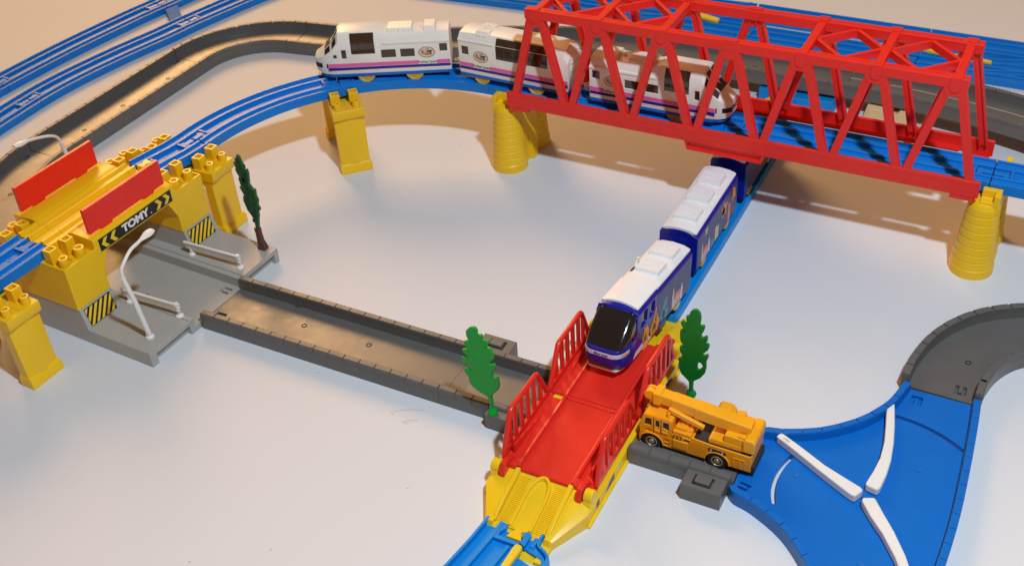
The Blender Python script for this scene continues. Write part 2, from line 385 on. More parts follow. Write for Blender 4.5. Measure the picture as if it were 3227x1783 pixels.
def road_section(path, label, left=True, right=True, mat='grey', holes=(), slots=(), group='grey toy road sections', pitch=14.15, bricks='dgrey', gap=0.6):
    o = path[len(path)//2]; o = (o[0], o[1], min(p[2] for p in path)); L0 = cum(path)[-1]
    t = thing('road_section', label, 'toy road', o, 0, group)
    pth = sub(path, .25, L0-.25, max(1, len(path)-1))
    bed = obj('road_bed', MB().sweep(rel(pth, o), BED), mat, t, bev=0.3)
    if slots:
        c = MB()
        for sl in slots:
            k = u_slot(sl[0]-o[0], sl[1]-o[1], sl[2], 5+sl[3] if len(sl) > 3 else 5); c.add(k.v, k.f)
        cut(bed, c)
    for h in holes:
        obj('moulding_dimple', MB().lathe([(2.4, 4.6), (2.4, 5.25), (1.6, 5.25), (1.3, 4.9), (0.1, 4.9)], (h[0]-o[0], h[1]-o[1], (h[2] if len(h) > 2 else 0)-o[2]), 16), 'tyre', t, bev=0)
    if left: coping(t, path, o, COP, bricks, pitch, gap)
    if right: coping(t, path, o, mirror(COP), bricks, pitch, gap)
    return t
RY = -299.8
road_section(line((-341.8, RY, 0), (-115.6, RY, 0)), 'straight grey road shining between the overpass and the drawbridge',
             holes=((-281, -277), (-261, -296.5), (-198.5, -296)), slots=((-334, -314, 180),))
road_section(line((-673, -172, 0), (-671, 55, 0)), 'straight grey road along the left, between the blue curves and the raised rail',
             holes=((-672, -60), (-673, -118), (-668, 10)), slots=((-688, 46, 90),))
road_section(arc(-545, -172, 128, 180, 268, 0, 20), 'curved grey road turning behind the red guard walls at the left edge', holes=((-650, -244),), slots=((-690, -186, 100),))
c1 = arc(-576, 55, 95, 180, 96, 0, 16)
road_section([(-671, 55, 0)]+c1[1:], 'curved grey road at the top left, left of the white train', holes=((-645, 118), (-610, 138)))
ramp = catmull([(c1[-1][0], c1[-1][1], 0), (-500, 163, 0.5), (-420, 186, 3), (-330, 214, 7), (-240, 233, 12), (-180, 239.5, 15)], 6)
road_section(ramp, 'rising grey road passing behind the white train', holes=((-300, 222, 9),), gap=.3)
road_section(catmull([(-180, 239.5, 15), (-60, 240.5, 17), (43, 241, 18)], 6), 'grey raised road seen through the middle of the truss', holes=((-55, 238, 17), (-150, 244, 15.5)), gap=.3)
r5 = catmull([(43, 241, 18), (110, 237, 18.5), (200, 222, 19), (290, 190, 19.5), (350, 150, 20)], 8)
t = road_section(r5, 'grey raised road curving off the right edge behind the truss', gap=.3)
o5 = r5[len(r5)//2]; o5 = (o5[0], o5[1], 18)
obj('lane_seam', MB().sweep(rel([(p[0], p[1], p[2]) for p in offs(r5, -6)], (o5[0], o5[1], 18)), [(-.5, 4.8), (-.5, 5.5), (.5, 5.5), (.5, 4.8)]), 'base', t, bev=0.1)
# beige pier and blue block under the raised road
t = thing('road_pier', 'beige notched pier under the grey raised road', 'toy pier', (86, 222, 0))
obj('pier_block', MB().prism([(-19, 0), (-15.5, 15.8), (9.5, 15.8), (9.5, 11), (13, 11), (17, 15.8), (21.5, 15.8), (25, 0)], 'y', -12, 14), 'beige', t, bev=0.8)
obj('pier_face', MB().prism([(-16, 1), (-13, 13), (6, 13), (6, 1)], 'y', -13.2, -11.5), 'beige', t, bev=0.5)
t = thing('road_ramp_block', 'bright blue wedge under the raised road behind the truss', 'toy ramp', (-5, 216, 0))
obj('wedge', MB().prism([(-5, -16), (42, -8), (46, 24), (-4, 24)], 'z', 0, 13.5), 'railg', t, bev=1)
obj('fin', MB().box(2, 6, -20, -14, 0, 10), 'railg', t, bev=.6)
t = thing('rail_support', 'light blue post standing under the raised road, left of the blue wedge', 'toy support', (-36, 220, 0))
obj('post', MB().prism([(-5, 0), (-5, 14), (4, 14), (6, 0)], 'y', -10, 14), 'railg', t, bev=0.8)
obj('foot', MB().box(3, 10, -12, -6, 0, 4), 'lever', t, bev=0.5)

# ------------------------------------------------------------------ curved road far right
r = road_section([(217, -177, 0)]+catmull([(217.5, -160, 0), (223, -135, 0), (234, -112, 0), (250, -94, 0), (275, -80, 0), (310, -74, 0), (350, -74, 0)], 5),
             'grey curved road leaving the blue junction at the right edge', holes=((229, -133),), slots=((229.5, -166, -90),))

# ------------------------------------------------------------------ blue road junction
JX, JY = 200, -299.3
t = thing('road_junction', 'blue Y shaped toy road junction with three white switch arms', 'toy road', (JX, JY, 0))
A_out = [(109, -270.8), (114, -265.6), (128, -261.5), (150.5, -249.5), (170, -231), (181, -214), (187, -200), (191.5, -178.2)]
A_out = [(p[0], p[1]) for p in catmull([(x, y, 0) for x, y in A_out], 4)]
B_out = [(x, 2*JY-y) for x, y in A_out]
C_out = [(244.8, -178.2), (247, -205), (249.5, -250), (251, JY), (249.5, 2*JY+250), (247, 2*JY+205), (244.8, 2*JY+178.2)]
fl = [(x+1, y) for x, y in A_out]+[(x-1, y) for x, y in C_out]+[(x+1, y) for x, y in B_out[::-1]]
floor = obj('road_floor', MB().prism([(x-JX, y-JY) for x, y in fl], 'z', 0.0, 4.6), 'yroad', t, bev=0)
def arcslot(cx, cy, r, a0, a1, w=1.6):
    return MB().sweep(arc(cx, cy, r, a0, a1, 0, 14), [(-w, -1), (-w, 9), (w, 9), (w, -1)])
cs = MB()
for k in (arcslot(192-JX, -300-JY, 58, 158, 206), arcslot(193-JX, -293-JY, 82, 90, 53), u_slot(203-JX, -189-JY, 90, 4.6), u_slot(117-JX, -319-JY, -8, 4.6, .8)):
    cs.add(k.v, k.f)
cut(floor, cs, 0.25)
WALL = [(0, 0), (0, 11.2), (5.0, 11.5), (5.6, 4.2), (5.6, 0)]
JCOP = [(-.2, 8.5), (-.2, 11.4), (.6, 12.3), (4.8, 12.3), (5.2, 8.5)]
for nm, pts, sgn in (('A', A_out, 1), ('B', B_out, -1), ('C', C_out, 1)):
    pth = [(x-JX, y-JY, 0) for x, y in pts]
    w = [(u*sgn, z) for u, z in WALL]; cp = [(u*sgn, z) for u, z in JCOP]
    if nm == 'C': pth = catmull(pth, 5)
    obj('side_wall', MB().sweep(pth, w), 'yroad', t, bev=0.3)
    L = cum(pth)[-1]; s0 = 6; n = round((L-12)/13.5); st = (L-12)/n
    for k in range(n):
        obj('coping_brick', MB().sweep(sub(pth, s0+k*st+.2, s0+(k+1)*st-.2, 3), cp), 'yroad', t, bev=0.35, seg=1)
def arm(pts, ws, knob=False):
    R = []
    p = [Vector((x-JX, y-JY, 0)) for x, y in pts]
    for i in range(len(p)):
        d = (p[min(i+1, len(p)-1)]-p[max(i-1, 0)]).normalized(); n = Vector((d.y, -d.x, 0))
        R.append([p[i]+n*(sg*ws[i]/2)+Vector((0, 0, z)) for sg, z in ((-1, 5), (1, 5), (1, 11.4), (-1, 11.4))])
    return obj('switch_arm', MB().loft(R), 'white', t, bev=1.3, seg=3)
a1_ = arm([(125, -268.5), (127, -269.3), (140, -276), (160, -287), (174, -293.5), (186, -298.8), (188.5, -300)], [4.6, 5.6, 6.0, 6.6, 8.5, 10, 8])
cut(a1_, MB().prism([(129.5-JX, -269.6-JY), (134-JX, -272-JY), (133.2-JX, -273.6-JY), (128.7-JX, -271.2-JY)], 'z', 9.4, 13), 0)
finish(a1_, 1.0, 3)
arm([(187.6, -205), (188, -207), (192.5, -228), (195.5, -245), (197, -262), (196.5, -276), (195, -289), (194.5, -291.5)], [4.6, 5.6, 6.2, 6.4, 7.4, 8.8, 9.6, 8])
arm([(194.6, -301), (195.5, -303), (203, -313), (213, -325), (224, -341), (233, -358), (239, -374)], [7, 9.6, 9.2, 8, 7, 6.4, 5.6])
for x, y in ((144.7, -295), (218, -256.6), (203, -352)):
    obj('moulding_dimple', MB().lathe([(2.6, 4.3), (2.6, 4.9), (1.9, 4.9), (1.5, 4.65), (.1, 4.65)], (x-JX, y-JY, 0), 16), 'yroad', t, bev=0)
obj('arm_pivot', MB().lathe([(3, 4.2), (3, 7), (2.4, 8)], (193.5-JX, -298.5-JY, 0)), 'yroad', t, bev=0.2)

# ------------------------------------------------------------------ road approaches either side of the drawbridge
def approach(loc, rot, label, E):
    """local: road runs along x from -55.5 (outer joint) to 10 (bridge side); tree box on -y side, button box on +y side"""
    t = thing('road_approach', label, 'toy road', loc, rot, 'grey approaches of the drawbridge')
    bed = obj('road_bed', MB().sweep([(-55.2, 0, 0), (E, 0, 0)], BED), 'grey', t, bev=0.3)
    k = MB()
    for y in (-15, 15): k.box(-46, -33, y-1.2, y+1.2, 3.2, 8)
    cut(bed, k, .25)
    obj('ramp_plate', MB().prism([(-42, 4.9), (-41, 5.8), (E, 7.6), (E, 4.9)], 'y', -20.5, 20.5), 'grey', t, bev=0.3)
    pth = [(-55.5, 0, 0), (-20, 0, 0), (E, 0, 0)]
    coping(t, pth, (0, 0, 0), mirror(COP), s1=54+E)
    coping(t, pth, (0, 0, 0), COP, s1=54+E)
    bx = obj('button_box', MB().box(-54, -26, 28.4, 44.5, 0, 14), 'dgrey', t, bev=0.5)
    cut(bx, MB().box(-46, -32.5, 31.5, 41, 10.5, 18), .3)
    obj('push_button', MB().box(-44.6, -34, 32.6, 39.8, 10, 16), 'dgrey', t, bev=1.0)
    obj('tree_box', MB().box(-11.5, 10, -36.5, -28.4, 0, 13.6), 'dgrey', t, bev=0.5)
    return t
approach((-60.5, RY, 0), 0, 'grey approach on the left of the drawbridge, its button box at the rear', 18)
approach((53.8, -298, 0), 180, 'grey approach beside the orange crane truck, its button box at the front', 18.6)

def flat_tree(name, label, loc, outline, mat, thick=2.4, holes=(), rot=0):
    t = thing(name, label, 'toy tree', loc, rot, None)
    ys = [p for p in outline]
    cr = obj('crown', MB().prism(ys, 'y', -thick/2, thick/2), mat, t, bev=0)
    if holes:
        k = MB()
        for h in holes: k.prism(h, 'y', -6, 6)
        cut(cr, k, 0)
    finish(cr, 0.7, 2)
    rib = MB(); xs_ = [p[0] for p in outline]; zs = [p[1] for p in outline]
    return t
TR1 = [(-1.3, 12.2), (-2.8, 15.8), (-6.7, 17.4), (-11.6, 19.1), (-15.3, 22.5), (-16.9, 25.5), (-17.1, 30.1), (-19.4, 32.8), (-20.2, 35.5), (-19.0, 37.6), (-15.6, 37.1), (-14.7, 35.7), (-13.9, 39.4), (-16.2, 41.5), (-19.7, 41.4), (-21.6, 44.8), (-20.6, 47.4), (-18.1, 47.1), (-15.7, 46.8), (-16.9, 49.8), (-19.7, 52.3), (-20.3, 54.4), (-17.4, 55.3), (-15.4, 55.5), (-17.6, 58.7), (-18.3, 61.8), (-16.7, 63.2), (-12.8, 62.5), (-14.5, 65.3), (-15.7, 68.8), (-15.5, 72.7), (-12.6, 76.4), (-9.6, 77.9), (-7.2, 77.4), (-6.2, 74.7), (-6.7, 72.3), (-3.2, 72.9), (-2.5, 70.4), (-3.7, 66.7), (0.3, 69.3), (2.2, 68.1), (1.8, 65.7), (-1.2, 62.0), (2.7, 63.1), (3.7, 60.8), (4.7, 57.3), (5.0, 54.0), (2.8, 51.0), (0.7, 49.1), (2.5, 47.5), (4.6, 49.3), (5.9, 47.5), (5.4, 44.5), (3.0, 40.8), (3.2, 36.2), (4.0, 34.8), (6.3, 38.5), (7.7, 38.4), (7.2, 34.2), (7.8, 29.8), (6.3, 25.7), (3.6, 21.8), (0.9, 18.4), (0.0, 13.9), (.4, 11.5)]
TR2 = [(-1.8, 12), (-1.8, 13.0), (-3.6, 14.9), (-7.8, 18.6), (-9.8, 23.0), (-9.9, 28.0), (-10.8, 32.1), (-8.6, 34.1), (-6.8, 32.9), (-7.7, 35.7), (-9.8, 39.4), (-10.0, 43.7), (-8.7, 44.4), (-6.1, 41.5), (-7.3, 45.2), (-9.6, 48.7), (-10.1, 54.0), (-10.0, 58.3), (-8.8, 59.6), (-6.9, 56.3), (-7.6, 60.3), (-9.4, 63.3), (-10.0, 65.5), (-8.6, 67.2), (-6.5, 65.5), (-5.0, 64.4), (-5.9, 68.6), (-6.2, 72.1), (-3.9, 73.4), (-3.3, 76.6), (-1.2, 79.3), (1.6, 79.6), (3.9, 77.1), (4.6, 73.2), (4.1, 66.8), (6.8, 67.6), (7.7, 65.9), (6.8, 62.0), (5.0, 57.8), (6.5, 56.5), (8.9, 59.1), (10.1, 57.7), (9.8, 54.0), (7.8, 50.8), (10.1, 52.5), (11.7, 50.9), (10.9, 47.0), (8.6, 43.8), (6.0, 41.0), (8.7, 41.3), (10.6, 42.9), (11.5, 40.4), (10.0, 35.6), (10.3, 30.1), (9.5, 24.7), (6.3, 19.1), (1.9, 15.0), (1.0, 12.7)]
H2 = [(3.9, 33.2), (5.9, 33.8), (7.8, 31.4), (6.8, 28.5), (4.7, 26.2), (3.8, 27.5)]
TR3 = [(-2.0, 21), (-2.1, 30.2), (-3.1, 33.4), (-7.1, 39.4), (-9.2, 48.0), (-8.4, 53.9), (-5.5, 51.2), (-10.5, 62.4), (-7.8, 61.4), (-9.4, 71.6), (-7.2, 71.0), (-10.9, 80.0), (-8.8, 78.9), (-11.0, 86.6), (-7.8, 85.1), (-6.0, 94.7), (-3.5, 93.1), (-2.3, 88.5), (-1.2, 81.2), (-1.6, 72.3), (2.2, 83.0), (2.7, 77.7), (0.8, 67.3), (3.4, 63.5), (6.3, 63.1), (5.8, 56.2), (7.2, 52.1), (5.5, 47.1), (7.5, 43.1), (4.4, 40.0), (4.2, 35.6), (2.6, 31.0), (0.8, 21)]
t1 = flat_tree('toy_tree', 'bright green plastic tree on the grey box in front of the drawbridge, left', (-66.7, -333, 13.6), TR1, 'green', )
obj('stem', MB().tube([(-0.2, 0, 2), (-.2, 0, 8), (-.7, 0, 16)], [2.0, 1.5, 1.8], 10), 'green', t1, bev=0)
obj('foot', MB().lathe([(3.6, 0), (3.9, 1.5), (3.4, 3), (2.2, 4.4), (1.6, 5.5)]), 'green', t1, bev=0)
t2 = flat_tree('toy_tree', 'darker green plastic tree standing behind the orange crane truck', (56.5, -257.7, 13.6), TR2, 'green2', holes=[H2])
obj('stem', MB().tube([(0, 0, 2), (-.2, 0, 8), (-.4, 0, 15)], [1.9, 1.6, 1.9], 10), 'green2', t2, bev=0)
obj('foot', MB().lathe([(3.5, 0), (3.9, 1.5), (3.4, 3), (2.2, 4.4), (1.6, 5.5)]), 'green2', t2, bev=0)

# ------------------------------------------------------------------ overpass
OVR = -2.5
t = thing('overpass', 'yellow overpass on a grey plinth with red guard walls and black arrow sticker', 'toy overpass', tuple(OV), OVR)
# plinth: two pavements, a sunken road, sloped blocks under the legs
for sg in (-1, 1):
    y0, y1 = (-79.5, -29) if sg < 0 else (29, 79.5)
    pv = obj('pavement', MB().box(-118, 118, y0, y1, 0, 14), 'base', t, bev=0.5)
    cut(pv, MB().box(113, 122, y0+7, y1-5, -1, 9.5).box(-122, -113, y0+7, y1-5, -1, 9.5), 0.35)
    obj('pavement_edge', MB().box(-117, 117, (-34.2 if sg < 0 else 33.8), (-33.8 if sg < 0 else 34.2), 13.9, 14.2), 'dgrey', t, bev=0)
    yy0, yy1 = (-79.4, -43) if sg < 0 else (43, 79.4)
    obj('leg_plinth', MB().loft([[(x*51.5, y, 13.9) for x, y in ((-1, yy0+.05), (1, yy0+.05), (1, yy1), (-1, yy1))],
                                 [(x*46.5, y, 32) for x, y in ((-1, yy0+1), (1, yy0+1), (1, yy1-.8), (-1, yy1-.8))]]), 'base', t, bev=0.4)
    # hazard stickers on both sloped faces
    for sx in (-1, 1):
        st = obj('hazard_sticker', MB().loft([[(sx*(51.5-(z-14)*5/18+e), y, z) for y, z in ((yy0+4.2, 15.2), (yy1-4.2, 15.2), (yy1-4.2, 30.6), (yy0+4.2, 30.6))] for e in (-.2, .12)]), 'black', t, bev=0)
        a, b = yy0+4.6, yy1-4.6; w = b-a
        for k in range(-2, 6):
            # diagonal yellow stripes clipped to the sticker
            ya = a+k*w/5.0; sl = w*0.42
            poly = [(ya, 0), (ya+w*.105, 0), (ya+w*.105+sl, 1), (ya+sl, 1)]
            def clip(poly, lo, hi):
                for side in (0, 1):
                    out = []
                    for i in range(len(poly)):
                        p, q = poly[i], poly[(i+1) % len(poly)]
                        f = (lambda r: r[0]-lo) if side == 0 else (lambda r: hi-r[0])
                        if f(p) >= 0: out.append(p)
                        if f(p)*f(q) < 0:
                            tt = f(p)/(f(p)-f(q)); out.append((p[0]+(q[0]-p[0])*tt, p[1]+(q[1]-p[1])*tt))
                    poly = out
                    if not poly: return poly
                return poly
            poly = clip(poly, a, b)
            if len(poly) >= 3:
                obj('hazard_stripe', MB().loft([[(sx*(51.5-(z-14)*5/18+e), y, z) for y, z in ((p[0], 15.7+p[1]*14.3) for p in poly)] for e in (.05, .2)]), 'lever', st, bev=0)
rd = obj('roadway', MB().box(-118, 118, -28.9, 28.9, 0, 5), 'base', t, bev=0.3)
cut(rd, MB().add(*(lambda k: (k.v, k.f))(u_slot(108, 20, 180, 5))), .25)
obj('moulding_ring', MB().lathe([(1.6, 4.8), (1.6, 5.25), (1, 5.25), (.9, 5.0)], (50, -14, 0), 14), 'base', t, bev=0)
# legs
def pin(t, x, y, z, tall, sq, mat='yellow', s=4.3):
    h = 13.5 if tall else 8.5
    if sq:
        mb = MB().box(x-s, x+s, y-s, y+s, z, z+h); o = obj('rail_pin', mb, mat, t, bev=0.4)
        cut(o, MB().box(x-s+1.7, x+s-1.7, y-s+1.7, y+s-1.7, z+h-5, z+h+2), 0.3)
    else:
        o = obj('rail_pin', MB().lathe([(s, 0), (s*.92, h)], (x, y, z), 16), mat, t, bev=0.4)
        cut(o, MB().lathe([(s*.5, h-4), (s*.5, h+2)], (x, y, z), 12), 0.25)
    return o
for sg in (-1, 1):
    y0, y1 = (-79, -43.5) if sg < 0 else (43.5, 79)
    lg = MB().box(-46, 46, y0, y1, 32.02, 72)
    o = obj('leg', lg, 'yellow', t, bev=0.6)
    cut(o, MB().box(21, 44.4, y0+1.6 if sg < 0 else y0-5, y1+5 if sg < 0 else y1-1.6, 69, 80)
            .box(-44.4, -21, y0+1.6 if sg < 0 else y0-5, y1+5 if sg < 0 else y1-1.6, 69, 80), .4)
    obj('leg_corbel', MB().prism([(-43.6*sg*-1, 72), (-43.6*sg*-1, 48), (-36*sg*-1, 66), (-36*sg*-1, 72)] if sg > 0 else [(-43.6, 72), (-43.6, 48), (-36, 66), (-36, 72)], 'x', -45.9, 45.9), 'yellow', t, bev=0.4)
    for sx in (-1, 1):
        yo = y0+7.5 if sg < 0 else y1-7.5; yi = y0+24 if sg < 0 else y1-24
        pin(t, sx*25.5, yo, 68.9, True, True); pin(t, sx*25.5, yi, 68.9, True, True)
        pin(t, sx*38, yo, 68.9, False, False); pin(t, sx*38, yi, 68.9, False, False, s=4.8)
        for yy in (yo+8*(-sg), ): obj('rib', MB().box(sx*33-5, sx*33+5, yy-.7, yy+.7, 68.9, 71.6), 'yellow', t, bev=0.3)
# beam with sunken track
deck = [(-46.2, 65.5), (-46.2, 79.3), (-44.5, 80.3), (-24, 81.2), (-20.4, 80.6), (-19.6, 80.2), (-17.2, 80.2), (-16.8, 77.8), (-9.6, 77.8), (-9.3, 80), (-6.6, 80), (-6.3, 76.6)]
deck = deck+[(-u, z) for u, z in deck[::-1]]
obj('deck_beam', MB().prism(deck, 'y', -46.5, 46.5), 'yellow', t, bev=0.4)
tr = [(-19.4, 70), (-19.4, 80.2), (-17.2, 80.2), (-16.8, 77.8), (-9.6, 77.8), (-9.3, 80), (-6.6, 80), (-6.3, 76.6)]
tr = tr+[(-u, z) for u, z in tr[::-1]]
obj('track_end', MB().prism(tr, 'y', -65, -46.6), 'yellow', t, bev=0.3)
obj('track_end', MB().prism(tr, 'y', 46.6, 55), 'yellow', t, bev=0.3)
obj('joint_tongue', MB().prism([(-4.2, 54.8), (-2.4, 60), (-4.8, 66), (4.8, 66), (2.4, 60), (4.2, 54.8)], 'z', 76.8, 81.6), 'yellow', t, bev=0.4)
# red guard walls
for sx in (-1, 1):
    w = obj('guard_wall', MB().prism([(-43, 82.4), (-43, 105), (42, 105), (42, 82.4), (30, 82.4), (29, 80.2), (18, 80.2), (17, 82.4), (-18, 82.4), (-19, 80.2), (-30, 80.2), (-31, 82.4)], 'x', sx*37.6, sx*41.2), 'red', t, bev=0.5)
    for yy in (-20, 0.5, 21): obj('panel_groove', MB().box(min(sx*37.4, sx*41.4), max(sx*37.4, sx*41.4), yy-.3, yy+.3, 88, 101), 'red', w, bev=0.15)
# sticker with arrows and lettering on both faces
for sx in (-1, 1):
    st = obj('arrow_sticker', MB().box(min(sx*46.1, sx*46.4), max(sx*46.1, sx*46.4), -41.5, 41.5, 66.6, 77.8), 'black', t, bev=0)
    for (y, d) in ((-35, -1), (-25.5, -1), (25.5, 1), (35, 1)):
        h0, h1 = 67.7, 76.7; hm = (h0+h1)/2
        obj('arrow', MB().prism([(y-d*3.2, h0), (y+d*.6, h0), (y+d*4.2, hm), (y+d*.6, h1), (y-d*3.2, h1), (y+d*.4, hm)], 'x', sx*46.3, sx*46.55), 'lever', st, bev=0)
    rot = Matrix(((0, 0, sx), (sx, 0, 0), (0, 1, 0)))
    text_obj('lettering', 'TOMY', 'white', st, (sx*46.45, -1.2*sx, 72.2), 9.4, rot, .12, .45, 1.12)
    obj('lettering_dot', MB().cyl((sx*46.3, 16.5*sx, 69.4), (sx*46.55, 16.5*sx, 69.4), .6, n=10), 'white', st, bev=0)
# fences and lamps on the pavements
def fence(loc, rot, label):
    t = thing('pavement_barrier', label, 'toy barrier', loc, rot, 'white barriers on the overpass pavements')
    obj('panel', MB().prism([(-1.0, 5.5), (-2.2, 12.5), (-1.0, 14), (0.4, 13), (1.2, 5.5)], 'x', -29.5, 28), 'white', t, bev=0.5)
    obj('top_roll', MB().cyl((-29.5, -1.4, 13), (28, -1.4, 13), 1.25, n=12), 'white', t, bev=0)
    for x in (-24.5, 28):
        p = obj('post', MB().cyl((x, 0, 1), (x, -.4, 8 if x < 0 else 14), 1.5, n=12), 'white', t, bev=0)
        obj('post_foot', MB().lathe([(3.3, 0), (3.3, 1.2), (2, 2.2)], (x, 0, 0), 18), 'white', p, bev=0)
    for k in range(3): obj('roll_end', MB().cyl((27.8, -1+k*.5, 7+k*2.6), (30.2, -1+k*.5, 7+k*2.6), 1.3, n=12), 'white', t, bev=0.2)
fence((-383.5, -336.6, 14), 1.5, 'white barrier on the near pavement of the overpass, behind the white street lamp')
fence((-379, -262, 14), 0.5, 'white barrier on the far pavement of the overpass, left of the poplar')
def street_lamp(loc, pts, rad, head, label):
    t = thing('street_lamp', label, 'toy street lamp', loc, 0, 'white street lamps of the overpass')
    obj('foot', MB().lathe([(3.6, 0), (3.6, 1.6), (2.2, 2.6)], (0, 0, 0), 18), 'white', t, bev=0)
    obj('post', MB().tube(pts[:3], [2.3, 2.1, 1.9], 12), 'white', t, bev=0)
    obj('arm', MB().tube(catmull(pts[2:], 6), 1.35, 10), 'white', t, bev=0)
    a, b = Vector(head[0]), Vector(head[1]); d = (b-a)
    obj('lamp_head', MB().loft([[a+d*f+Vector((w*math.cos(q*pi/6), 0, 0))+Vector((0, 0, h*math.sin(q*pi/6))) for q in range(12)] for f, w, h in ((0, 1.3, 1.3), (.25, 2.6, 1.8), (.55, 3.9, 2.4), (.82, 3.8, 2.2), (1, 2.6, 1.2))]), 'white', t, bev=0)
street_lamp((-360, -367, 14), [(0, 0, 1), (-.3, -3.5, 38), (-.5, -7.4, 64), (-.4, -6.5, 71), (-.2, -3.2, 75), (0, 6, 81), (0, 14, 82.2), (0, 19, 82.8)], 1, [(0, 18.5, 82.8), (0, 32.5, 83.6)],
            'white street lamp with a curved arm on the near pavement of the overpass')
street_lamp((-556, -231, 14), [(0, 0, 1), (0, -6, 40), (0, -9, 68), (0, -11, 73.5), (0, -15, 77.5), (0, -22, 81), (0, -33, 84.8), (0, -42, 87)], 1, [(0, -41, 87), (0, -57, 89.5)],
            'white street lamp rising behind the rear red guard wall')
t3 = flat_tree('poplar_tree', 'tall dark green poplar with brown trunk on the far pavement of the overpass', (-350.2, -230.5, 14), TR3, 'dgreen', 3.0)
rnd = random.Random(3)
fr = MB()
for k in range(26):                       # raised leaf tongues on both faces
    z = 30+62*k/26; wv = 7.5*(1-((z-50)/52)**2)**.5 if abs(z-50) < 50 else 2
    x = -0.2-(z-30)*.065+rnd.uniform(-.55, .55)*wv
    for sy in (-1, 1):
        fr.loft([[(x+dx*f, sy*(1.2+hh), z+dz*f) for dx, dz, hh in ((-1.4, -2.5, 0), (1.4, -2, 0), (1, 2, .9), (-1, 2.5, .9))] for f in (1, .3)])
obj('leaf_tufts', fr, 'dgreen', t3, bev=0)
t3.children[-1]['kind'] = 'stuff'
obj('trunk', MB().loft([[(x-w*cx_, d*sy, z) for cx_, sy in ((1, -1), (-1, -1), (-1.0, 1), (1, 1))] for x, w, d, z in ((0, 4.2, 3.2, 0), (.6, 3.6, 2.8, 3), (-.6, 2.6, 2.3, 9), (-.9, 2.3, 2.1, 16), (-1.2, 2.6, 2.2, 22))]), 'trunk', t3, bev=0.6)

# ------------------------------------------------------------------ pin piers
def pin_pier(loc, rot, label):
    t = thing('pin_pier', label, 'toy pier', loc, rot, 'yellow pin piers')
    for sx in (-1, 1):
        # faceted leg: outer face folds along a centre ridge
        def ring(z, xo, xr, yw, xi): return [(sx*xi, -yw, z), (sx*xo, -yw, z), (sx*xr, 0, z), (sx*xo, yw, z), (sx*xi, yw, z)]
        lg = obj('leg', MB().loft([ring(9, 40.5, 43.2, 14.2, 31), ring(54, 39.5, 42.0, 14.6, 31), ring(57, 39.5, 41.6, 14.8, 27), ring(66, 41, 41.5, 15, 22)]), 'yellow', t, bev=0.4)
        obj('foot', MB().loft([[(sx*a, b*yy, z) for a, b in ((30, -1), (xx, -1), (xx, 1), (30, 1))] for xx, yy, z in ((44.5, 15.6, 0), (44.2, 15.6, 6.5), (42.2, 14.6, 9.6))]), 'yellow', lg, bev=0.7)
        obj('collar', MB().loft([[(sx*a, b, z) for a, b in ((22, -15.6), (xx, -15.6), (xx, 15.6), (22, 15.6))] for xx, z in ((42.5, 57.5), (43.4, 59), (43.6, 66), (43.4, 67.6))]), 'yellow', lg, bev=0.5)
        cut(t.children[-1] if False else lg.children[-1], MB().box(min(sx*24, sx*41.8), max(sx*24, sx*41.8), -14, 14, 65.6, 75), .35)
        for yy in (-9, 9):
            pin(t, sx*26.3, yy, 65.5, True, True, s=4.4); pin(t, sx*37, yy, 65.5, False, False, s=3.9)
        obj('rib', MB().box(min(sx*24, sx*42), max(sx*24, sx*42), -.7, .7, 65.5, 68.4), 'yellow', t, bev=0.3)
    obj('arch', MB().prism([(-33, 66), (33, 66), (33, 44), (29, 52), (22, 57.5), (10, 60), (-10, 60), (-22, 57.5), (-29, 52), (-33, 44)], 'y', -13.6, 13.6), 'yellow', t, bev=0.5)
    return t
a1 = math.radians(135)
pin_pier((-243+205*math.cos(a1), -185.5+205*math.sin(a1), 0), -45, 'yellow pin pier standing alone under the middle of the raised curve')
pin_pier((-450.5, -200, 0), 2, 'yellow pin pier at the rail joint just behind the poplar')
pin_pier((-459, -426, 0), -2.5, 'yellow pin pier at the lower left corner, cut by the picture edge')

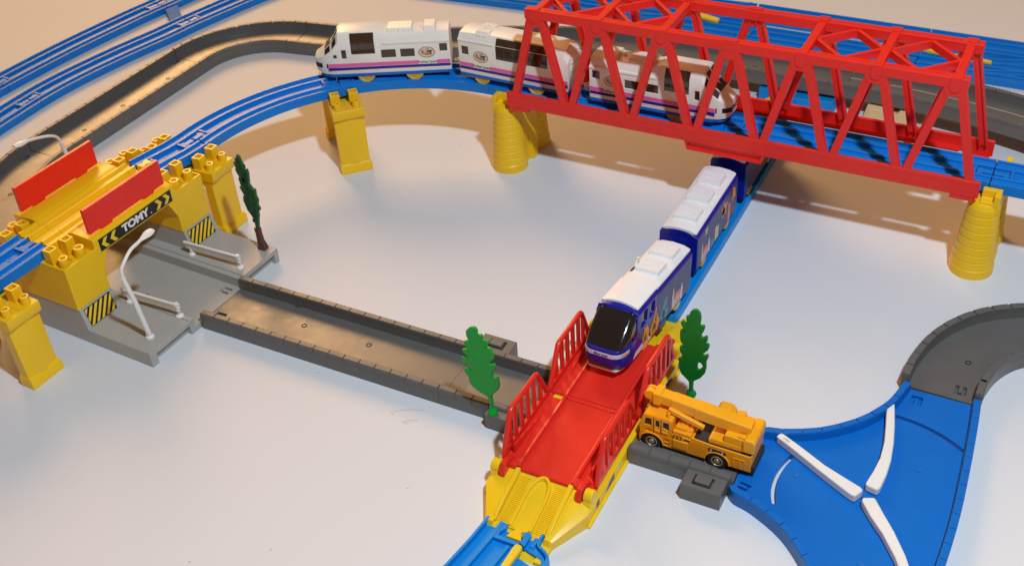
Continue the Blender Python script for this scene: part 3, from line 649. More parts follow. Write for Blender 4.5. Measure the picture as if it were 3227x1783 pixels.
# ------------------------------------------------------------------ truss bridge
HL, HW = 209.3, 35.85; ZB, ZG, ZT, ZC = 73.6, 88.0, 172.8, 163.0; PN = 59.0
t = thing('truss_bridge', 'long red truss bridge carrying the white train', 'toy bridge', (BX, BY, 0))
for sy in (-1, 1):
    yo, yi = sy*HW, sy*(HW-3.2)
    g = obj('girder', MB().box(-HL, HL, min(yo, yi), max(yo, yi), ZB, ZG), 'red', t, bev=0.6)
    obj('deck_flange', MB().box(-HL+2, HL-26, min(yi, sy*25.6), max(yi, sy*25.6), 76.6, 78.8), 'red', g, bev=0.3)
    for k in (-2, 0, 2): obj('flange_tab', MB().box(k*PN-3+24, k*PN+3+24, min(sy*25.4, sy*19.6), max(sy*25.4, sy*19.6), 76.7, 78.7), 'red', g, bev=0.3)
    obj('flange_step', MB().box(-62, -14, min(sy*25, sy*29), max(sy*25, sy*29), 78.7, 80.6), 'red', g, bev=0.3)
    obj('flange_step', MB().box(10, 46, min(sy*25, sy*29), max(sy*25, sy*29), 78.7, 80.4), 'red', g, bev=0.3)
    for z in (78, 84.5): obj('girder_bead', MB().box(-HL+.5, HL-.5, min(yo, yo+sy*.18), max(yo, yo+sy*.18), z-.25, z+.25), 'red', g, bev=0)
    for k in range(-3, 4): obj('girder_seam', MB().box(k*PN-.15, k*PN+.15, min(yo, yo+sy*.16), max(yo, yo+sy*.16), 74, 87.6), 'red', g, bev=0)
    # shoe ends that drop onto the piers and hanging bracket in the middle
    for sx in (-1, 1): obj('girder_shoe', MB().box(min(sx*188, sx*(HL-2)), max(sx*188, sx*(HL-2)), min(yo-sy*.6, yi-sy*10), max(yo-sy*.6, yi-sy*10), 69.5, 73.8), 'red', g, bev=0.4)
    br = obj('hanging_bracket', MB().prism([(-35.5, 73.7), (-33, 65.2), (34, 65.2), (36.5, 73.7)], 'y', min(yo-sy*.4, yi-sy*16), max(yo-sy*.4, yi-sy*16)), 'red', g, bev=0.4)
    cut(br, MB().prism([(-33, 72.5), (-31.4, 66.8), (32.4, 66.8), (34, 72.5)], 'y', yo+sy*2, yo-sy*3), .25)
    # chord, its clips and end blocks
    ch = obj('top_chord', MB().box(-3*PN-9.5, 3*PN+9.5, min(yo, sy*(HW-8.6)), max(yo, sy*(HW-8.6)), ZC+1.2, ZT), 'red', t, bev=0.7)
    obj('chord_bead', MB().box(-3*PN+8, 3*PN-8, min(sy*(HW-5), sy*(HW-4.6)), max(sy*(HW-5), sy*(HW-4.6)), ZT, ZT+.2), 'red', ch, bev=0)
    for k in (-3, -2, -1, 0, 1, 2, 3):
        # gusset plate at each node
        obj('gusset', MB().prism([(k*PN-9, ZC+2), (k*PN+9, ZC+2), (k*PN+6.5, ZC-6), (k*PN-6.5, ZC-6)], 'y', min(yo-sy*.3, sy*(HW-5)), max(yo-sy*.3, sy*(HW-5))), 'red', ch, bev=0.5)
        if k:
            obj('clip', MB().prism([(k*PN-4.2, ZT+.9), (k*PN+4.2, ZT+.9), (k*PN+4.2, ZC+2)]+[(k*PN+4.2*math.cos(a*pi/8), ZC+2-4.2*math.sin(a*pi/8)) for a in range(1, 8)]+[(k*PN-4.2, ZC+2)], 'y', min(yo+sy*.7, sy*(HW-7)), max(yo+sy*.7, sy*(HW-7))), 'red', ch, bev=0.35)
        else: obj('clip', MB().box(-6, 6, min(yo-sy*.3, sy*(HW-6)), max(yo-sy*.3, sy*(HW-6)), ZT, ZT+1.0), 'red', ch, bev=0.3)
    # diagonals: channel section, open to the inside
    for k in range(-3, 4):
        for d in (-1, 1):
            x0, x1 = k*PN+d*4.5, k*PN+d*(PN/2-3.6); yc = sy*(HW-3.0)
            if abs(k) == 3 and d == (1 if k > 0 else -1): x0, x1 = k*PN+d*4.5, k*PN+d*24
            p, q = Vector((x0, yc, ZC+3)), Vector((x1, yc, ZG-4))
            dg = obj('diagonal', MB().bar(p, q, 6.6, 4.6, (0, 1, 0)), 'red', t, bev=0.6)
            dn = (q-p).normalized(); sd = dn.cross(Vector((0, 1, 0))).normalized()
            for e in (-1, 1):
                obj('diagonal_rib', MB().bar(p+sd*(e*2.6)-Vector((0, sy*3.0, 0)), q+sd*(e*2.6)-Vector((0, sy*3.0, 0)), 1.3, 2.6, (0, 1, 0)), 'red', dg, bev=0.2, seg=1)
for k in (-3, -2, -1, 1, 2, 3):
    obj('cross_beam', MB().box(k*PN-3.3, k*PN+3.3, -HW+8, HW-8, ZC+1.8, ZT-.8), 'red', t, bev=0.6)
for a, b in ((-3, -2), (-2, -1), (1, 2), (2, 3)):
    xm = (a+b)/2*PN; yE = HW-8.4
    for (p, q) in (((a*PN+3, 0), (xm, yE)), ((xm, yE), (b*PN-3, 0)), ((b*PN-3, 0), (xm, -yE)), ((xm, -yE), (a*PN+3, 0))):
        obj('lateral_brace', MB().bar((p[0], p[1], ZT-5.2), (q[0], q[1], ZT-5.2), 3.0, 7.0), 'red', t, bev=0.4)
# ------------------------------------------------------------------ cone piers
def cone_pier(loc, label):
    t = thing('cone_pier', label, 'toy pier', loc, 0, 'yellow double cone piers of the truss bridge')
    for sy in (-1, 1):
        prof = [(17.6, 0), (17.6, 7.5), (16.9, 8.4)]
        n = 8
        for k in range(n):
            z0 = 8.4+56*k/n; r0 = 16.6-4.6*k/n; r1 = 16.6-4.6*(k+1)/n
            prof += [(r0+.1, z0+.1), (r0+.45, z0+.6), (r1+.5, z0+56/n-.9), (r1+.05, z0+56/n-.2)]
        prof += [(11.7, 65.4), (10.6, 67.2), (8.4, 68.2), (.2, 68.4)]
        obj('cone', MB().lathe(prof, (0, sy*24.5, 0), 40), 'yellow', t, bev=0, smooth=25)
        e = 1 if loc[0] > 0 else -1
        xa, xb = sorted((-e*3.5, e*11.2)); ya, yb = sorted((sy*19.8, sy*33))
        o = obj('shoe_seat', MB().box(xa, xb, ya, yb, 60, 77), 'yellow', t, bev=1.3, seg=3)
        xc, xd = sorted((-e*8, e*6.5)); yc, yd = sorted((sy*25, sy*36))
        cut(o, MB().box(xc, xd, yc, yd, 70, 80), .6)
    obj('web_wall', MB().loft([[(x*w, y*24, z) for x, y in ((-1, -1), (1, -1), (1, 1), (-1, 1))] for w, z in ((13, 0), (10.5, 67.5))]), 'yellow', t, bev=0.6)
    obj('buttress', MB().loft([[(x, y*6, z) for x, y in ((-w, -1), (w, -1), (w, 1), (-w, 1))] for w, z in ((16.5, 0), (16, 8), (11.5, 40))]), 'yellow', t, bev=0.8)
    return t
cone_pier((209, 19.5, 0), 'yellow ringed double cone pier under the right end of the truss bridge')
cone_pier((-223, 21.5, 0), 'yellow ringed double cone pier under the left end of the truss bridge')

# ------------------------------------------------------------------ drawbridge
DX, DY = -3.2, -299.3
t = thing('drawbridge', 'yellow drawbridge with two red leaves and slatted red railings', 'toy drawbridge', (DX, DY, 0))
for sy in (-1, 1):
    # approach ramp, wide at the leaves and narrow at the rail joint
    def pl(x, y, z): return (x, sy*y, z)
    rp = MB().loft([[pl(-37.6, 78, 0), pl(37.6, 78, 0), pl(37.6, 78, 14.0), pl(31, 78, 16.6), pl(-31, 78, 16.6), pl(-37.6, 78, 14.0)],
                    [pl(-37.4, 93, 0), pl(37.4, 93, 0), pl(37.4, 93, 11.6), pl(31, 93, 14.0), pl(-31, 93, 14.0), pl(-37.4, 93, 11.6)],
                    [pl(-24.5, 119, 0), pl(24.5, 119, 0), pl(24.5, 119, 6.8), pl(23, 119, 7.8), pl(-23, 119, 7.8), pl(-24.5, 119, 6.8)],
                    [pl(-24.4, 121, 0), pl(24.4, 121, 0), pl(24.4, 121, 3.6), pl(24, 121, 3.8), pl(-24, 121, 3.8), pl(-24.4, 121, 3.6)],
                    [pl(-24.2, 135, 0), pl(24.2, 135, 0), pl(24.2, 135, 3.0), pl(24, 135, 3.2), pl(-24, 135, 3.2), pl(-24.2, 135, 3.0)]])
    o = obj('ramp', rp, 'lemon', t, bev=0.8, seg=3)
    cut(o, MB().loft([[pl(-18.8, 70, 17.2), pl(18.8, 70, 17.2), pl(18.8, 70, 30), pl(-18.8, 70, 30)],
                      [pl(-18.8, 118, 5.2), pl(18.8, 118, 5.2), pl(18.8, 118, 30), pl(-18.8, 118, 30)],
                      [pl(-18.8, 138, -1), pl(18.8, 138, -1), pl(18.8, 138, 30), pl(-18.8, 138, 30)]]), .5)
    def sl(y): return 17.2+(y-70)*(5.2-17.2)/(118-70)    # slope of the sunken track bed
    for sx in (-1, 1):
        gd = MB().loft([[pl(sx*a, y, z) for a, z in ((17.4, b-3), (17.9, b+3.9), (21.3, b+3.9), (22.2, b-3))] for y, b in ((78.4, sl(79)+1.0), (100, sl(100)+.8), (112, sl(112)+.3), (117, sl(117)-1.6))])
        obj('guide_ridge', gd, 'lemon', t, bev=0.7)
        rb = MB()
        for k in range(26):
            y = 81+k*1.38; z = sl(y)
            rb.add(*(lambda m: (m.v, m.f))(MB().loft([[pl(sx*a, y+dy, z+.55+dz) for dy, dz in ((-.3, -.6), (.3, -.7), (.3, .0), (-.3, .05))] for a in (9.4, 17.2)])))
        o = obj('ramp_treads', rb, 'lemon', t, bev=0); o['kind'] = 'stuff'
    # arch shaped ridge in the middle
    pth = [(-7.3, 117)]+[(-7.3, 117-k*3) for k in range(1, 8)]+[(-7.3*math.cos(a*pi/12), 93-15*math.sin(a*pi/12)**1.0) for a in range(0, 13)]+[(7.3, 117-k*3) for k in range(7, 0, -1)]+[(7.3, 117)]
    rg = []
    for i, (x, y) in enumerate(pth):
        a = pth[max(0, i-1)]; b = pth[min(len(pth)-1, i+1)]; tx, ty = b[0]-a[0], b[1]-a[1]; L = math.hypot(tx, ty); nx, ny = ty/L, -tx/L
        rg.append([pl(x+nx*u, y+ny*u, sl(y)+.4+w) for u, w in ((-1.5, -.6), (-1.0, 2.2), (1.0, 2.2), (1.5, -.6))])
    obj('arch_ridge', MB().loft(rg), 'lemon', t, bev=0.4)
    obj('bed_lip', MB().loft([[pl(-8, y, z) for y, z in ((112, 5), (112, 7.4), (118.3, 6.6), (118.3, 4.4))], [pl(8, y, z) for y, z in ((112, 5), (112, 7.4), (118.3, 6.6), (118.3, 4.4))]]), 'lemon', t, bev=0.4)
    obj('joint_tongue', MB().prism([pl(-3.2, 118, 0)[:2], pl(-2.6, 119.5, 0)[:2], pl(-5.6, 126, 0)[:2], pl(5.6, 126, 0)[:2], pl(2.6, 119.5, 0)[:2], pl(3.2, 118, 0)[:2]], 'z', 3.6, 7.4), 'lemon', t, bev=0.6)
    for sx in (-1, 1):
        obj('hinge_pin', MB().cyl(pl(sx*31.3, 81.5, 18.6), pl(sx*37.6, 81.5, 18.6), 4.8, n=24), 'lemon', t, bev=0.6)
        obj('hinge_cheek', MB().prism([pl(0, 76, 0)[1:2]+(12,), pl(0, 88, 0)[1:2]+(12,), pl(0, 86, 0)[1:2]+(17.6,), pl(0, 77, 0)[1:2]+(17.6,)], 'x', sx*31.5, sx*37.2), 'lemon', t, bev=0.5)
for sx in (-1, 1):
    w = MB().prism([(sx*33, -92), (sx*37.9, -92.8), (sx*37.9, 92.8), (sx*33, 92)], 'z', 0, 11.5)
    o = obj('side_wall', w, 'lemon', t, bev=0.8)
    k = MB()
    for y0, d in ((-88, 1), (-63, 1), (88, -1), (63, -1)):
        obj('arch_panel', MB().prism([(y0+d*.2+d*14.6*(1-math.cos(a*pi/16)), 2.4+8.0*math.sin(a*pi/16)) for a in range(0, 9)]+[(y0+d*14.8, 2.4)], 'x', min(sx*33.5, sx*37.3), max(sx*33.5, sx*37.3)), 'navy', t, bev=0.2)
        k.add(*(lambda m: (m.v, m.f))(MB().prism([(y0+d*15*(1-math.cos(a*pi/16)), 2.3+8.3*math.sin(a*pi/16)) for a in range(0, 9)]+[(y0+d*15, 2.3)], 'x', sx*31, sx*42)))
    cut(o, k, .3)
    obj('foot_rail', MB().box(min(sx*37.5, sx*39.6), max(sx*37.5, sx*39.6), -93, 93, 0, 2.0), 'lemon', t, bev=0.5)
    obj('inner_wall', MB().box(min(sx*30.5, sx*32.6), max(sx*30.5, sx*32.6), -77, 77, 0, 11), 'navy', t, bev=0.3)
obj('floor_plate', MB().box(-30, 30, -79.5, 79.5, 0, 5), 'grey', t, bev=0.3)
# leaves
def leaf(s):
    """s = -1 near leaf, +1 far leaf; hinge at y = s*81, free edge at y = s*1"""
    def Y(v): return s*v
    lf = obj('leaf', MB().box(-35.5, 35.5, min(Y(.8), Y(78)), max(Y(.8), Y(77.6)), 15.2, 16.6), 'leafred', t, bev=0.4)
    dz = .35 if s > 0 else 0
    # sunken running surface with raised guide walls
    ys = (min(Y(-2 if s > 0 else 2), Y(77.7)), max(Y(-2 if s > 0 else 2), Y(77.7)))
    obj('deck', MB().prism([(-21.6, 16.4), (-21.6, 20.4), (-19.4, 20.8), (-18.4, 17.6+dz), (18.4, 17.6+dz), (19.4, 20.8), (21.6, 20.4), (21.6, 16.4)], 'y', *ys), 'leafred', lf, bev=0.5)
    obj('deck_lip', MB().prism([(-18.4, 17), (-18.4, 19.4), (-15, 18.4+dz), (15, 18.4+dz), (18.4, 19.4), (18.4, 17)], 'y', min(Y(1.2), Y(2.6)), max(Y(1.2), Y(2.6))), 'leafred', lf, bev=0.4)
    for sx in (-1, 1):
        # hinge lug
        obj('hinge_lug', MB().prism([(Y(70), 15.5), (Y(70), 20), (Y(78), 24.2), (Y(84), 24.2), (Y(87.5), 20), (Y(87.5), 12.5), (Y(82), 12.5)], 'x', min(sx*26.4, sx*30.6), max(sx*26.4, sx*30.6)), 'leafred', lf, bev=0.7)
        obj('lug_web', MB().prism([(sx*21, 16.3), (sx*21, 20.9), (sx*26.6, 19.8), (sx*26.6, 16.3)], 'y', min(Y(72), Y(79)), max(Y(72), Y(79))), 'leafred', lf, bev=0.4)
        # railing frame in the y/z plane
        xa, xb = sorted((sx*33.4, sx*36.0))
        rl = obj('railing', MB().prism([(Y(72.5), 16.4), (Y(70.6), 21), (Y(3.2), 21), (Y(.2), 17.6), (Y(1.2), 16.4)], 'x', xa, xb), 'leafred', t, bev=0.5)
        obj('handrail', MB().tube([(sx*34.7, Y(71.2), 17.5), (sx*34.7, Y(58.6), 47.2), (sx*34.7, Y(57.2), 48.6), (sx*34.7, Y(55), 49), (sx*34.7, Y(19.5), 49), (sx*34.7, Y(17.6), 48), (sx*34.7, Y(2.0), 18.5)], 2.0, 10), 'leafred', rl, bev=0)
        for a, zt_ in ((13.2, 40), (23.3, 48), (33.0, 48), (42.7, 48), (52.4, 48), (60.6, 41)):
            obj('slat', MB().box(xa+.15, xb-.15, Y(a)-1.9, Y(a)+1.9, 20, zt_), 'leafred', rl, bev=0.6)
        # shelf between deck and railing with a diagonal gusset
        obj('shelf', MB().box(min(sx*21.7, sx*33), max(sx*21.7, sx*33), min(Y(1.5), Y(70)), max(Y(1.5), Y(70)), 16.6, 17.4), 'leafred', lf, bev=0.2)
        obj('gusset', MB().prism([(Y(66), 17.4), (Y(66), 26), (Y(34), 19.5), (Y(20), 17.4)], 'x', min(sx*28.3, sx*30), max(sx*28.3, sx*30)), 'leafred', lf, bev=0.4)
    if s < 0: obj('latch', MB().box(-29, -21, -4.6, -1.4, 17.2, 18.2), 'lemon', t, bev=0.2)
leaf(-1); leaf(1)

# ------------------------------------------------------------------ blue turnout at the bottom edge
tx = thing('rail_turnout', 'bright blue turnout with a yellow lever leaving the drawbridge at the bottom', 'toy turnout', (-6, -440, 0))
def P2(pts): return [(x+6, y+440, 0) for x, y in pts]
lw = P2([(-25.2, -414.4), (-27.2, -436), (-31, -462), (-39, -500), (-52, -545)])
rw = P2([(12.4, -414.6), (13.0, -424), (20.5, -428.8), (23.6, -433), (24.2, -446), (25, -475), (28, -545)])
tfloor = obj('turnout_floor', MB().prism([(p[0], p[1]) for p in lw]+[(p[0], p[1]) for p in rw[::-1]], 'z', 0, 4.4), 'railg', tx, bev=0)
cut(tfloor, MB().prism([(8.6, 4.8), (27, -0.5), (27.6, 4.4), (25.5, 8.8), (10.2, 12.5)], 'z', -1, 9), .2)
obj('outer_lip', MB().sweep(lw, [(0, 0), (0, 8.4), (2, 8.4), (2.3, 4), (2.3, 0)]), 'railg', tx, bev=0.3)
obj('outer_lip', MB().sweep(catmull(rw, 5), [(0, 0), (0, 8.4), (-2, 8.4), (-2.3, 4), (-2.3, 0)]), 'railg', tx, bev=0.3)
obj('guide_rail', MB().sweep(P2([(-15.6, -416), (-17.2, -432), (-21, -462), (-29, -500), (-42, -545)]), [(-1.4, 0), (-1.4, 8.1), (1.6, 8.1), (1.6, 0)]), 'railg', tx, bev=0.3)
obj('guide_rail', MB().sweep(P2([(-3.4, -432), (-5, -447), (-9, -478), (-19, -520)]), [(-1.2, 0), (-1.2, 7.6), (1.2, 7.6), (1.2, 0)]), 'railg', tx, bev=0.3)
obj('joint_frame', MB().prism([(x+6, y+440) for x, y in ((-15.5, -430), (2.4, -430), (2.4, -426.8), (-15.5, -426.8))], 'z', 3, 7.8), 'railg', tx, bev=0.3)
obj('joint_finger', MB().prism([(x+6, y+440) for x, y in ((-15.8, -416), (-12, -416), (-10.8, -419), (-13.4, -424), (-13.2, -427), (-16.4, -427))], 'z', 3, 7.8), 'railg', tx, bev=0.5)
obj('joint_finger', MB().prism([(x+6, y+440) for x, y in ((3.2, -416.5), (.6, -418.5), (2.8, -424), (2.2, -427), (6.4, -429), (6.6, -418))], 'z', 3, 7.8), 'railg', tx, bev=0.5)
obj('crown_finger', MB().prism([(x+6, y+440) for x, y in ((8.5, -417.5), (11.5, -417), (11.5, -426), (8.0, -425))], 'z', 4.3, 5.4), 'railg', tx, bev=0.3)
obj('switch_lever', MB().loft([[(x+6+w*sg, y+440, z) for sg, z in ((-1, 5.2), (1, 5.2), (1, 9.2), (-1, 9.2))] for x, y, w in ((3.2, -429.2, 2.2), (3.4, -432, 3.2), (2.6, -447, 2.7), (1.5, -464, 2.3), (0, -488, 2.1))]), 'lever', tx, bev=1.3, seg=3)

# ------------------------------------------------------------------ trains
def ringcar(X, hb, h, ht, zb, zs, zt, crown=1.6):
    return [(X, -hb, zb), (X, -h, zb+5), (X, -h, zs), (X, -ht, zt), (X, 0, zt+crown), (X, ht, zt), (X, h, zs), (X, h, zb+5), (X, hb, zb)]
def facet(t, pts, mat, name, up=.25, down=.6, bev=0.0):
    """thin plate lying on a facet given by its corner points"""
    P = [Vector(p) for p in pts]; n = (P[1]-P[0]).cross(P[2]-P[0]).normalized()
    return obj(name, MB().loft([[tuple(p+n*d) for p in P] for d in (-down, up)]), mat, t, bev=bev)
def lerp(a, b, f): return tuple(x+(y-x)*f for x, y in zip(a, b))
def wheelset(t, X, zc, r, half, mat='wheel'):
    for sy in (-1, 1):
        w = obj('wheel', MB().lathe([(r*.96, 0), (r, .4), (r, 2.8), (r*.96, 3.2), (r*.8, 3.2), (r*.74, 2.7), (2.4, 2.7), (2.0, 3.4), (.2, 3.4)], n=28), mat, t, bev=0)
        w.matrix_local = Matrix.Translation(Vector((X, sy*(half-3.2), zc))*S) @ Matrix.Rotation(-sy*pi/2, 4, 'X')
def badge(t, X, z, side, half, wid=8.0, hei=5.6):
    e = [(wid*math.cos(a*pi/12), hei*math.sin(a*pi/12)) for a in range(24)]
    y0, y1 = side*(half-.3), side*(half+.14)
    b = obj('badge', MB().prism([(X+p, z+q) for p, q in e], 'y', y0, y1), 'buff', t, bev=0)
    ring = MB()
    for k in range(24):
        a, c = e[k], e[(k+1) % 24]
        ring.prism([(X+a[0], z+a[1]), (X+c[0], z+c[1]), (X+c[0]*.9, z+c[1]*.88), (X+a[0]*.9, z+a[1]*.88)], 'y', side*(half+.1), side*(half+.24))
    obj('badge_ring', ring, 'tan', b, bev=0)
    for (px, pz, w, h, m) in ((-4.2, .6, 1.2, 2.0, 'tan'), (-2.4, -1.4, 2.3, 1.0, 'coral'), (-.9, 1.6, 1.9, 1.5, 'sand'), (.6, -.4, 1.2, 1.9, 'tan'), (2.4, .9, 2.2, .9, 'ink'), (3.4, -1.2, 1.0, 1.6, 'ink'), (1.0, 2.9, 1.6, .7, 'tan'), (4.7, 1.2, .7, .8, 'ink'), (.4, -2.6, 2.6, .5, 'tan')):
        obj('badge_motif', MB().prism([(X+px*side*-1+w*math.cos(a*pi/6), z+pz+h*math.sin(a*pi/6)) for a in range(12)], 'y', side*(half+.1), side*(half+.26)), m, b, bev=0)
def stripes(t, X0, X1, half, gaps=()):
    for side in (-1, 1):
        for nm, z0, z1, m in (('navy_stripe', 14.2, 17.0, 'stripe'), ('pink_stripe', 17.4, 21.2, 'pink')):
            segs = [(X0, X1)]
            if m == 'pink':
                segs = []; a = X0
                for g0, g1 in sorted(gaps): segs.append((a, g0)); a = g1
                segs.append((a, X1))
            for a, b in segs: obj(nm, MB().box(a, b, min(side*(half-.3), side*(half+.13)), max(side*(half-.3), side*(half+.13)), z0, z1), m, t, bev=0)
def caption(t, X, z, side, half, body='Furimo Liners', size=3.5):
    rot = Matrix(((-side, 0, 0), (0, 0, side), (0, 1, 0)))
    text_obj('caption', body, 'ink', t, (X, side*(half+.14), z), size, rot, .08, .05, .95)
def windows(body, t, specs, half, both=True, depth=1.1):
    k = MB()
    for (a, b, z0, z1) in specs:
        for side in (-1, 1): k.box(a, b, min(side*(half-depth), side*(half+3)), max(side*(half-depth), side*(half+3)), z0, z1)
    cut(body, k, .3)
    for (a, b, z0, z1) in specs:
        for side in (-1, 1): obj('window', MB().box(a-.2, b+.2, min(side*(half-depth-1), side*(half-depth+.15)), max(side*(half-depth-1), side*(half-depth+.15)), z0-.2, z1+.2), 'glass', t, bev=0)
H = 15.5
def white_end_car(loc, rot, label):
    """local: +x towards the nose, z = 0 at the bottom of the wheels"""
    t = thing('train_car', label, 'toy train car', loc, rot, 'white and pink toy train')
    R0 = -60.5
    rings = [ringcar(R0, H-.4, H, 11, 10, 39.5, 48.5), ringcar(R0+61, H-.4, H, 11, 10, 39.5, 48.5),
             ringcar(R0+67, H-.4, H, 11.3, 10, 43.5, 51.5), ringcar(R0+106, H-.4, H, 11.3, 10, 43.5, 51.5),
             ringcar(R0+113, H-.6, H-.2, 10, 10, 34.5, 41), ringcar(R0+121, H-1.5, H-.9, 8.5, 10.2, 29, 33.5, 1),
             ringcar(R0+127, 11, 11.5, 7.5, 11, 26.8, 29, .8), ringcar(R0+131, 7.2, 7.6, 5.5, 13, 25.5, 27.2, .6)]
    body = obj('body', MB().loft(rings), 'cream', t, bev=0.5, seg=2, smooth=18)
    R = lambda u: R0+u
    windows(body, t, [(R(2.5), R(10), 29.5, 37.5), (R(34), R(47.6), 25.2, 33.6), (R(52), R(66), 25.2, 33.6), (R(99.6), R(104.2), 26, 35), (R(109), R(112.4), 26.5, 30.2)], H)
    # panorama windows wrap up onto the roof slope
    for side in (-1, 1):
        pw = obj('panorama_window', MB().loft([[(R(X), side*(H+e), 30.3), (R(X), side*(H+e), 43.2), (R(X), side*(12.2+e), 50.4), (R(X), side*(10), 50.2), (R(X), side*(H-2), 30.3)] for X in (71.5, 94.5) for e in (.2,)]), 'glass', t, bev=0.3)
        for X in (79, 87): obj('window_mullion', MB().box(R(X)-.35, R(X)+.35, min(side*(H-.2), side*(H+.35)), max(side*(H-.2), side*(H+.35)), 31, 43), 'glass', pw, bev=0.1)
        obj('door_outline', MB().box(R(97.6), R(98), min(side*(H-.2), side*(H+.12)), max(side*(H-.2), side*(H+.12)), 14, 37.5), 'white', t, bev=0)
        obj('door_outline', MB().box(R(106), R(106.4), min(side*(H-.2), side*(H+.12)), max(side*(H-.2), side*(H+.12)), 14, 37.5), 'white', t, bev=0)
        obj('roof_eave', MB().prism([(side*(H-.6), 38.5), (side*(H+.7), 39.2), (side*(H+.5), 41.2), (side*(H-2), 42.2)], 'x', R(0), R(64)), 'cream', t, bev=0.3)
        badge(t, R(22.3), 29.3, side, H); caption(t, R(22), 19.3, side, H)
    stripes(t, R(.5), R(118.5), H, gaps=((R(13.2), R(31)),))
    # nose glazing
    def q(i, j): return rings[i][j]
    for (i0, i1, nm, f0, f1) in ((3, 4, 'windscreen', .16, .94), (4, 5, 'nose_window', .22, .95)):
        a, b, c, d = q(i0, 3), q(i0, 5), q(i1, 5), q(i1, 3)
        lo = [lerp(lerp(a, d, f0), lerp(b, c, f0), .08), lerp(lerp(a, d, f0), lerp(b, c, f0), .92), lerp(lerp(a, d, f1), lerp(b, c, f1), .92), lerp(lerp(a, d, f1), lerp(b, c, f1), .08)]
        facet(t, [(x, y, z+.55) for x, y, z in lo], 'black', nm, .6, .5)
        for (jt, jb, sd) in ((3, 2, -1), (5, 6, 1)):
            a, b, c, d = q(i0, jt), q(i1, jt), q(i1, jb), q(i0, jb)
            ff = .30 if i0 == 3 else f0
            pts = [lerp(lerp(a, b, ff), lerp(d, c, ff), .12), lerp(lerp(a, b, .9), lerp(d, c, .9), .12), lerp(lerp(a, b, .9), lerp(d, c, .9), .86), lerp(lerp(a, b, ff), lerp(d, c, ff), .86)]
            if sd > 0: pts = pts[::-1]
            facet(t, pts, 'black', nm+'_side', .3, .5)
    # lamp band round the nose tip
    bandr = [[(p[0], p[1], p[2]) for p in ((R(118.7), sg*(H-.55), z), (R(127.2), sg*11.75, z), (R(131.25), sg*7.6, z))] for sg in (1,) for z in (16.6, 21.2)]
    bd = MB()
    pts = [(R(119), -H+.35), (R(127), -11.75), (R(131.2), -7.6), (R(131.2), 7.6), (R(127), 11.75), (R(119), H-.35)]
    bd.prism(pts+[(x-1.2, y*.9) for x, y in pts[::-1]], 'z', 16.8, 21.4)
    b_ = obj('lamp_band', bd, 'black', t, bev=0)
    for y in (-6.3, -3.4, 3.4, 6.3):
        obj('headlight', MB().cyl((R(131), y, 19.1), (R(131.5), y, 19.1), 1.1, n=12), 'amber', b_, bev=0)
    obj('windscreen_wiper', MB().bar((R(106.5), -3, 52.6), (R(107), 4, 52.4), .7, .7), 'cream', t, bev=0.1)
    # roof units
    ru = obj('roof_unit', MB().loft([[(X, y, z) for y, z in ((-11, 45), (-11, 48.5), (-8, 51.8), (8, 51.8), (11, 48.5), (11, 45))] for X in (R(35), R(59))]), 'cream', t, bev=0.8)
    obj('unit_seam', MB().box(R(46.8), R(47.2), -11.2, 11.2, 47, 52), 'cream', ru, bev=0.1)
    for y in (-9.9, 9.9): obj('vent', MB().box(R(36.5), R(44.5), y-.6, y+.6, 48.4, 50.3), 'white', ru, bev=0.2)
    obj('roof_unit', MB().loft([[(X, y, z) for y, z in ((-11.2, 45), (-11.2, 48.5), (-8, 52.4), (8, 52.4), (11.2, 48.5), (11.2, 45))] for X in (R(13), R(24))]), 'cream', t, bev=0.8)
    obj('switch_knob', MB().box(R(27), R(29), -2, 2, 48, 51.5), 'cream', t, bev=0.5)
    # skirt, wheels, coupler
    obj('skirt', MB().loft([[(X, -w, z0), (X, w, z0), (X, w, 10.4), (X, -w, 10.4)] for X, w, z0 in ((R(1), H-1, 6.5), (R(115), H-1, 6.5), (R(124), 11.8, 6.8), (R(128), 7, 8))]), 'skirt', t, bev=0.5)
    for side in (-1, 1): obj('skirt_band', MB().box(R(.6), R(117), min(side*(H-.6), side*(H+.1)), max(side*(H-.6), side*(H+.1)), 7.2, 10.1), 'skirt', t, bev=0.2)
    for X in (36, 83): wheelset(t, R(X), 8.6, 8.6, 15.1)
    obj('coupler', MB().cyl((R(-2), 0, 12), (R(-8), 0, 12), 2.0, n=12), 'cream', t, bev=0.3)
    obj('coupler_hook', MB().lathe([(3.6, 0), (3.6, 3.4), (1.8, 3.4), (1.8, 0)], (R(-9), 0, 10.5), 16), 'cream', t, bev=0.2)
    return t
WB = EZ+EH-2.6-.6
white_end_car((-347.2, -6.6, WB), 180+26.9, 'leftmost white train car, pointed nose on the raised curve')
white_end_car((-79.4, 19.6, WB), 0, 'rightmost white train car, black nose windows, inside the truss')
t = thing('train_car', 'middle car of the white train with a long dark panorama window', 'toy train car', (-218.5, 20.3, WB), -1.0, 'white and pink toy train')
Hc = 57.5
ra = [ringcar(X, H-.4, H, 11, 10, 43.5 if abs(X) < 45 else 43.5, 51 if abs(X) < 50 else 49.5) for X in (-Hc, -Hc+4, -24, 36, 42, Hc-4)]+[ringcar(Hc, H-.8, H-.6, 9.5, 10, 38, 44)]
body = obj('body', MB().loft(ra), 'cream', t, bev=0.8, seg=3)
windows(body, t, [(-Hc+3.2, -Hc+10.8, 29, 37.5)], H)
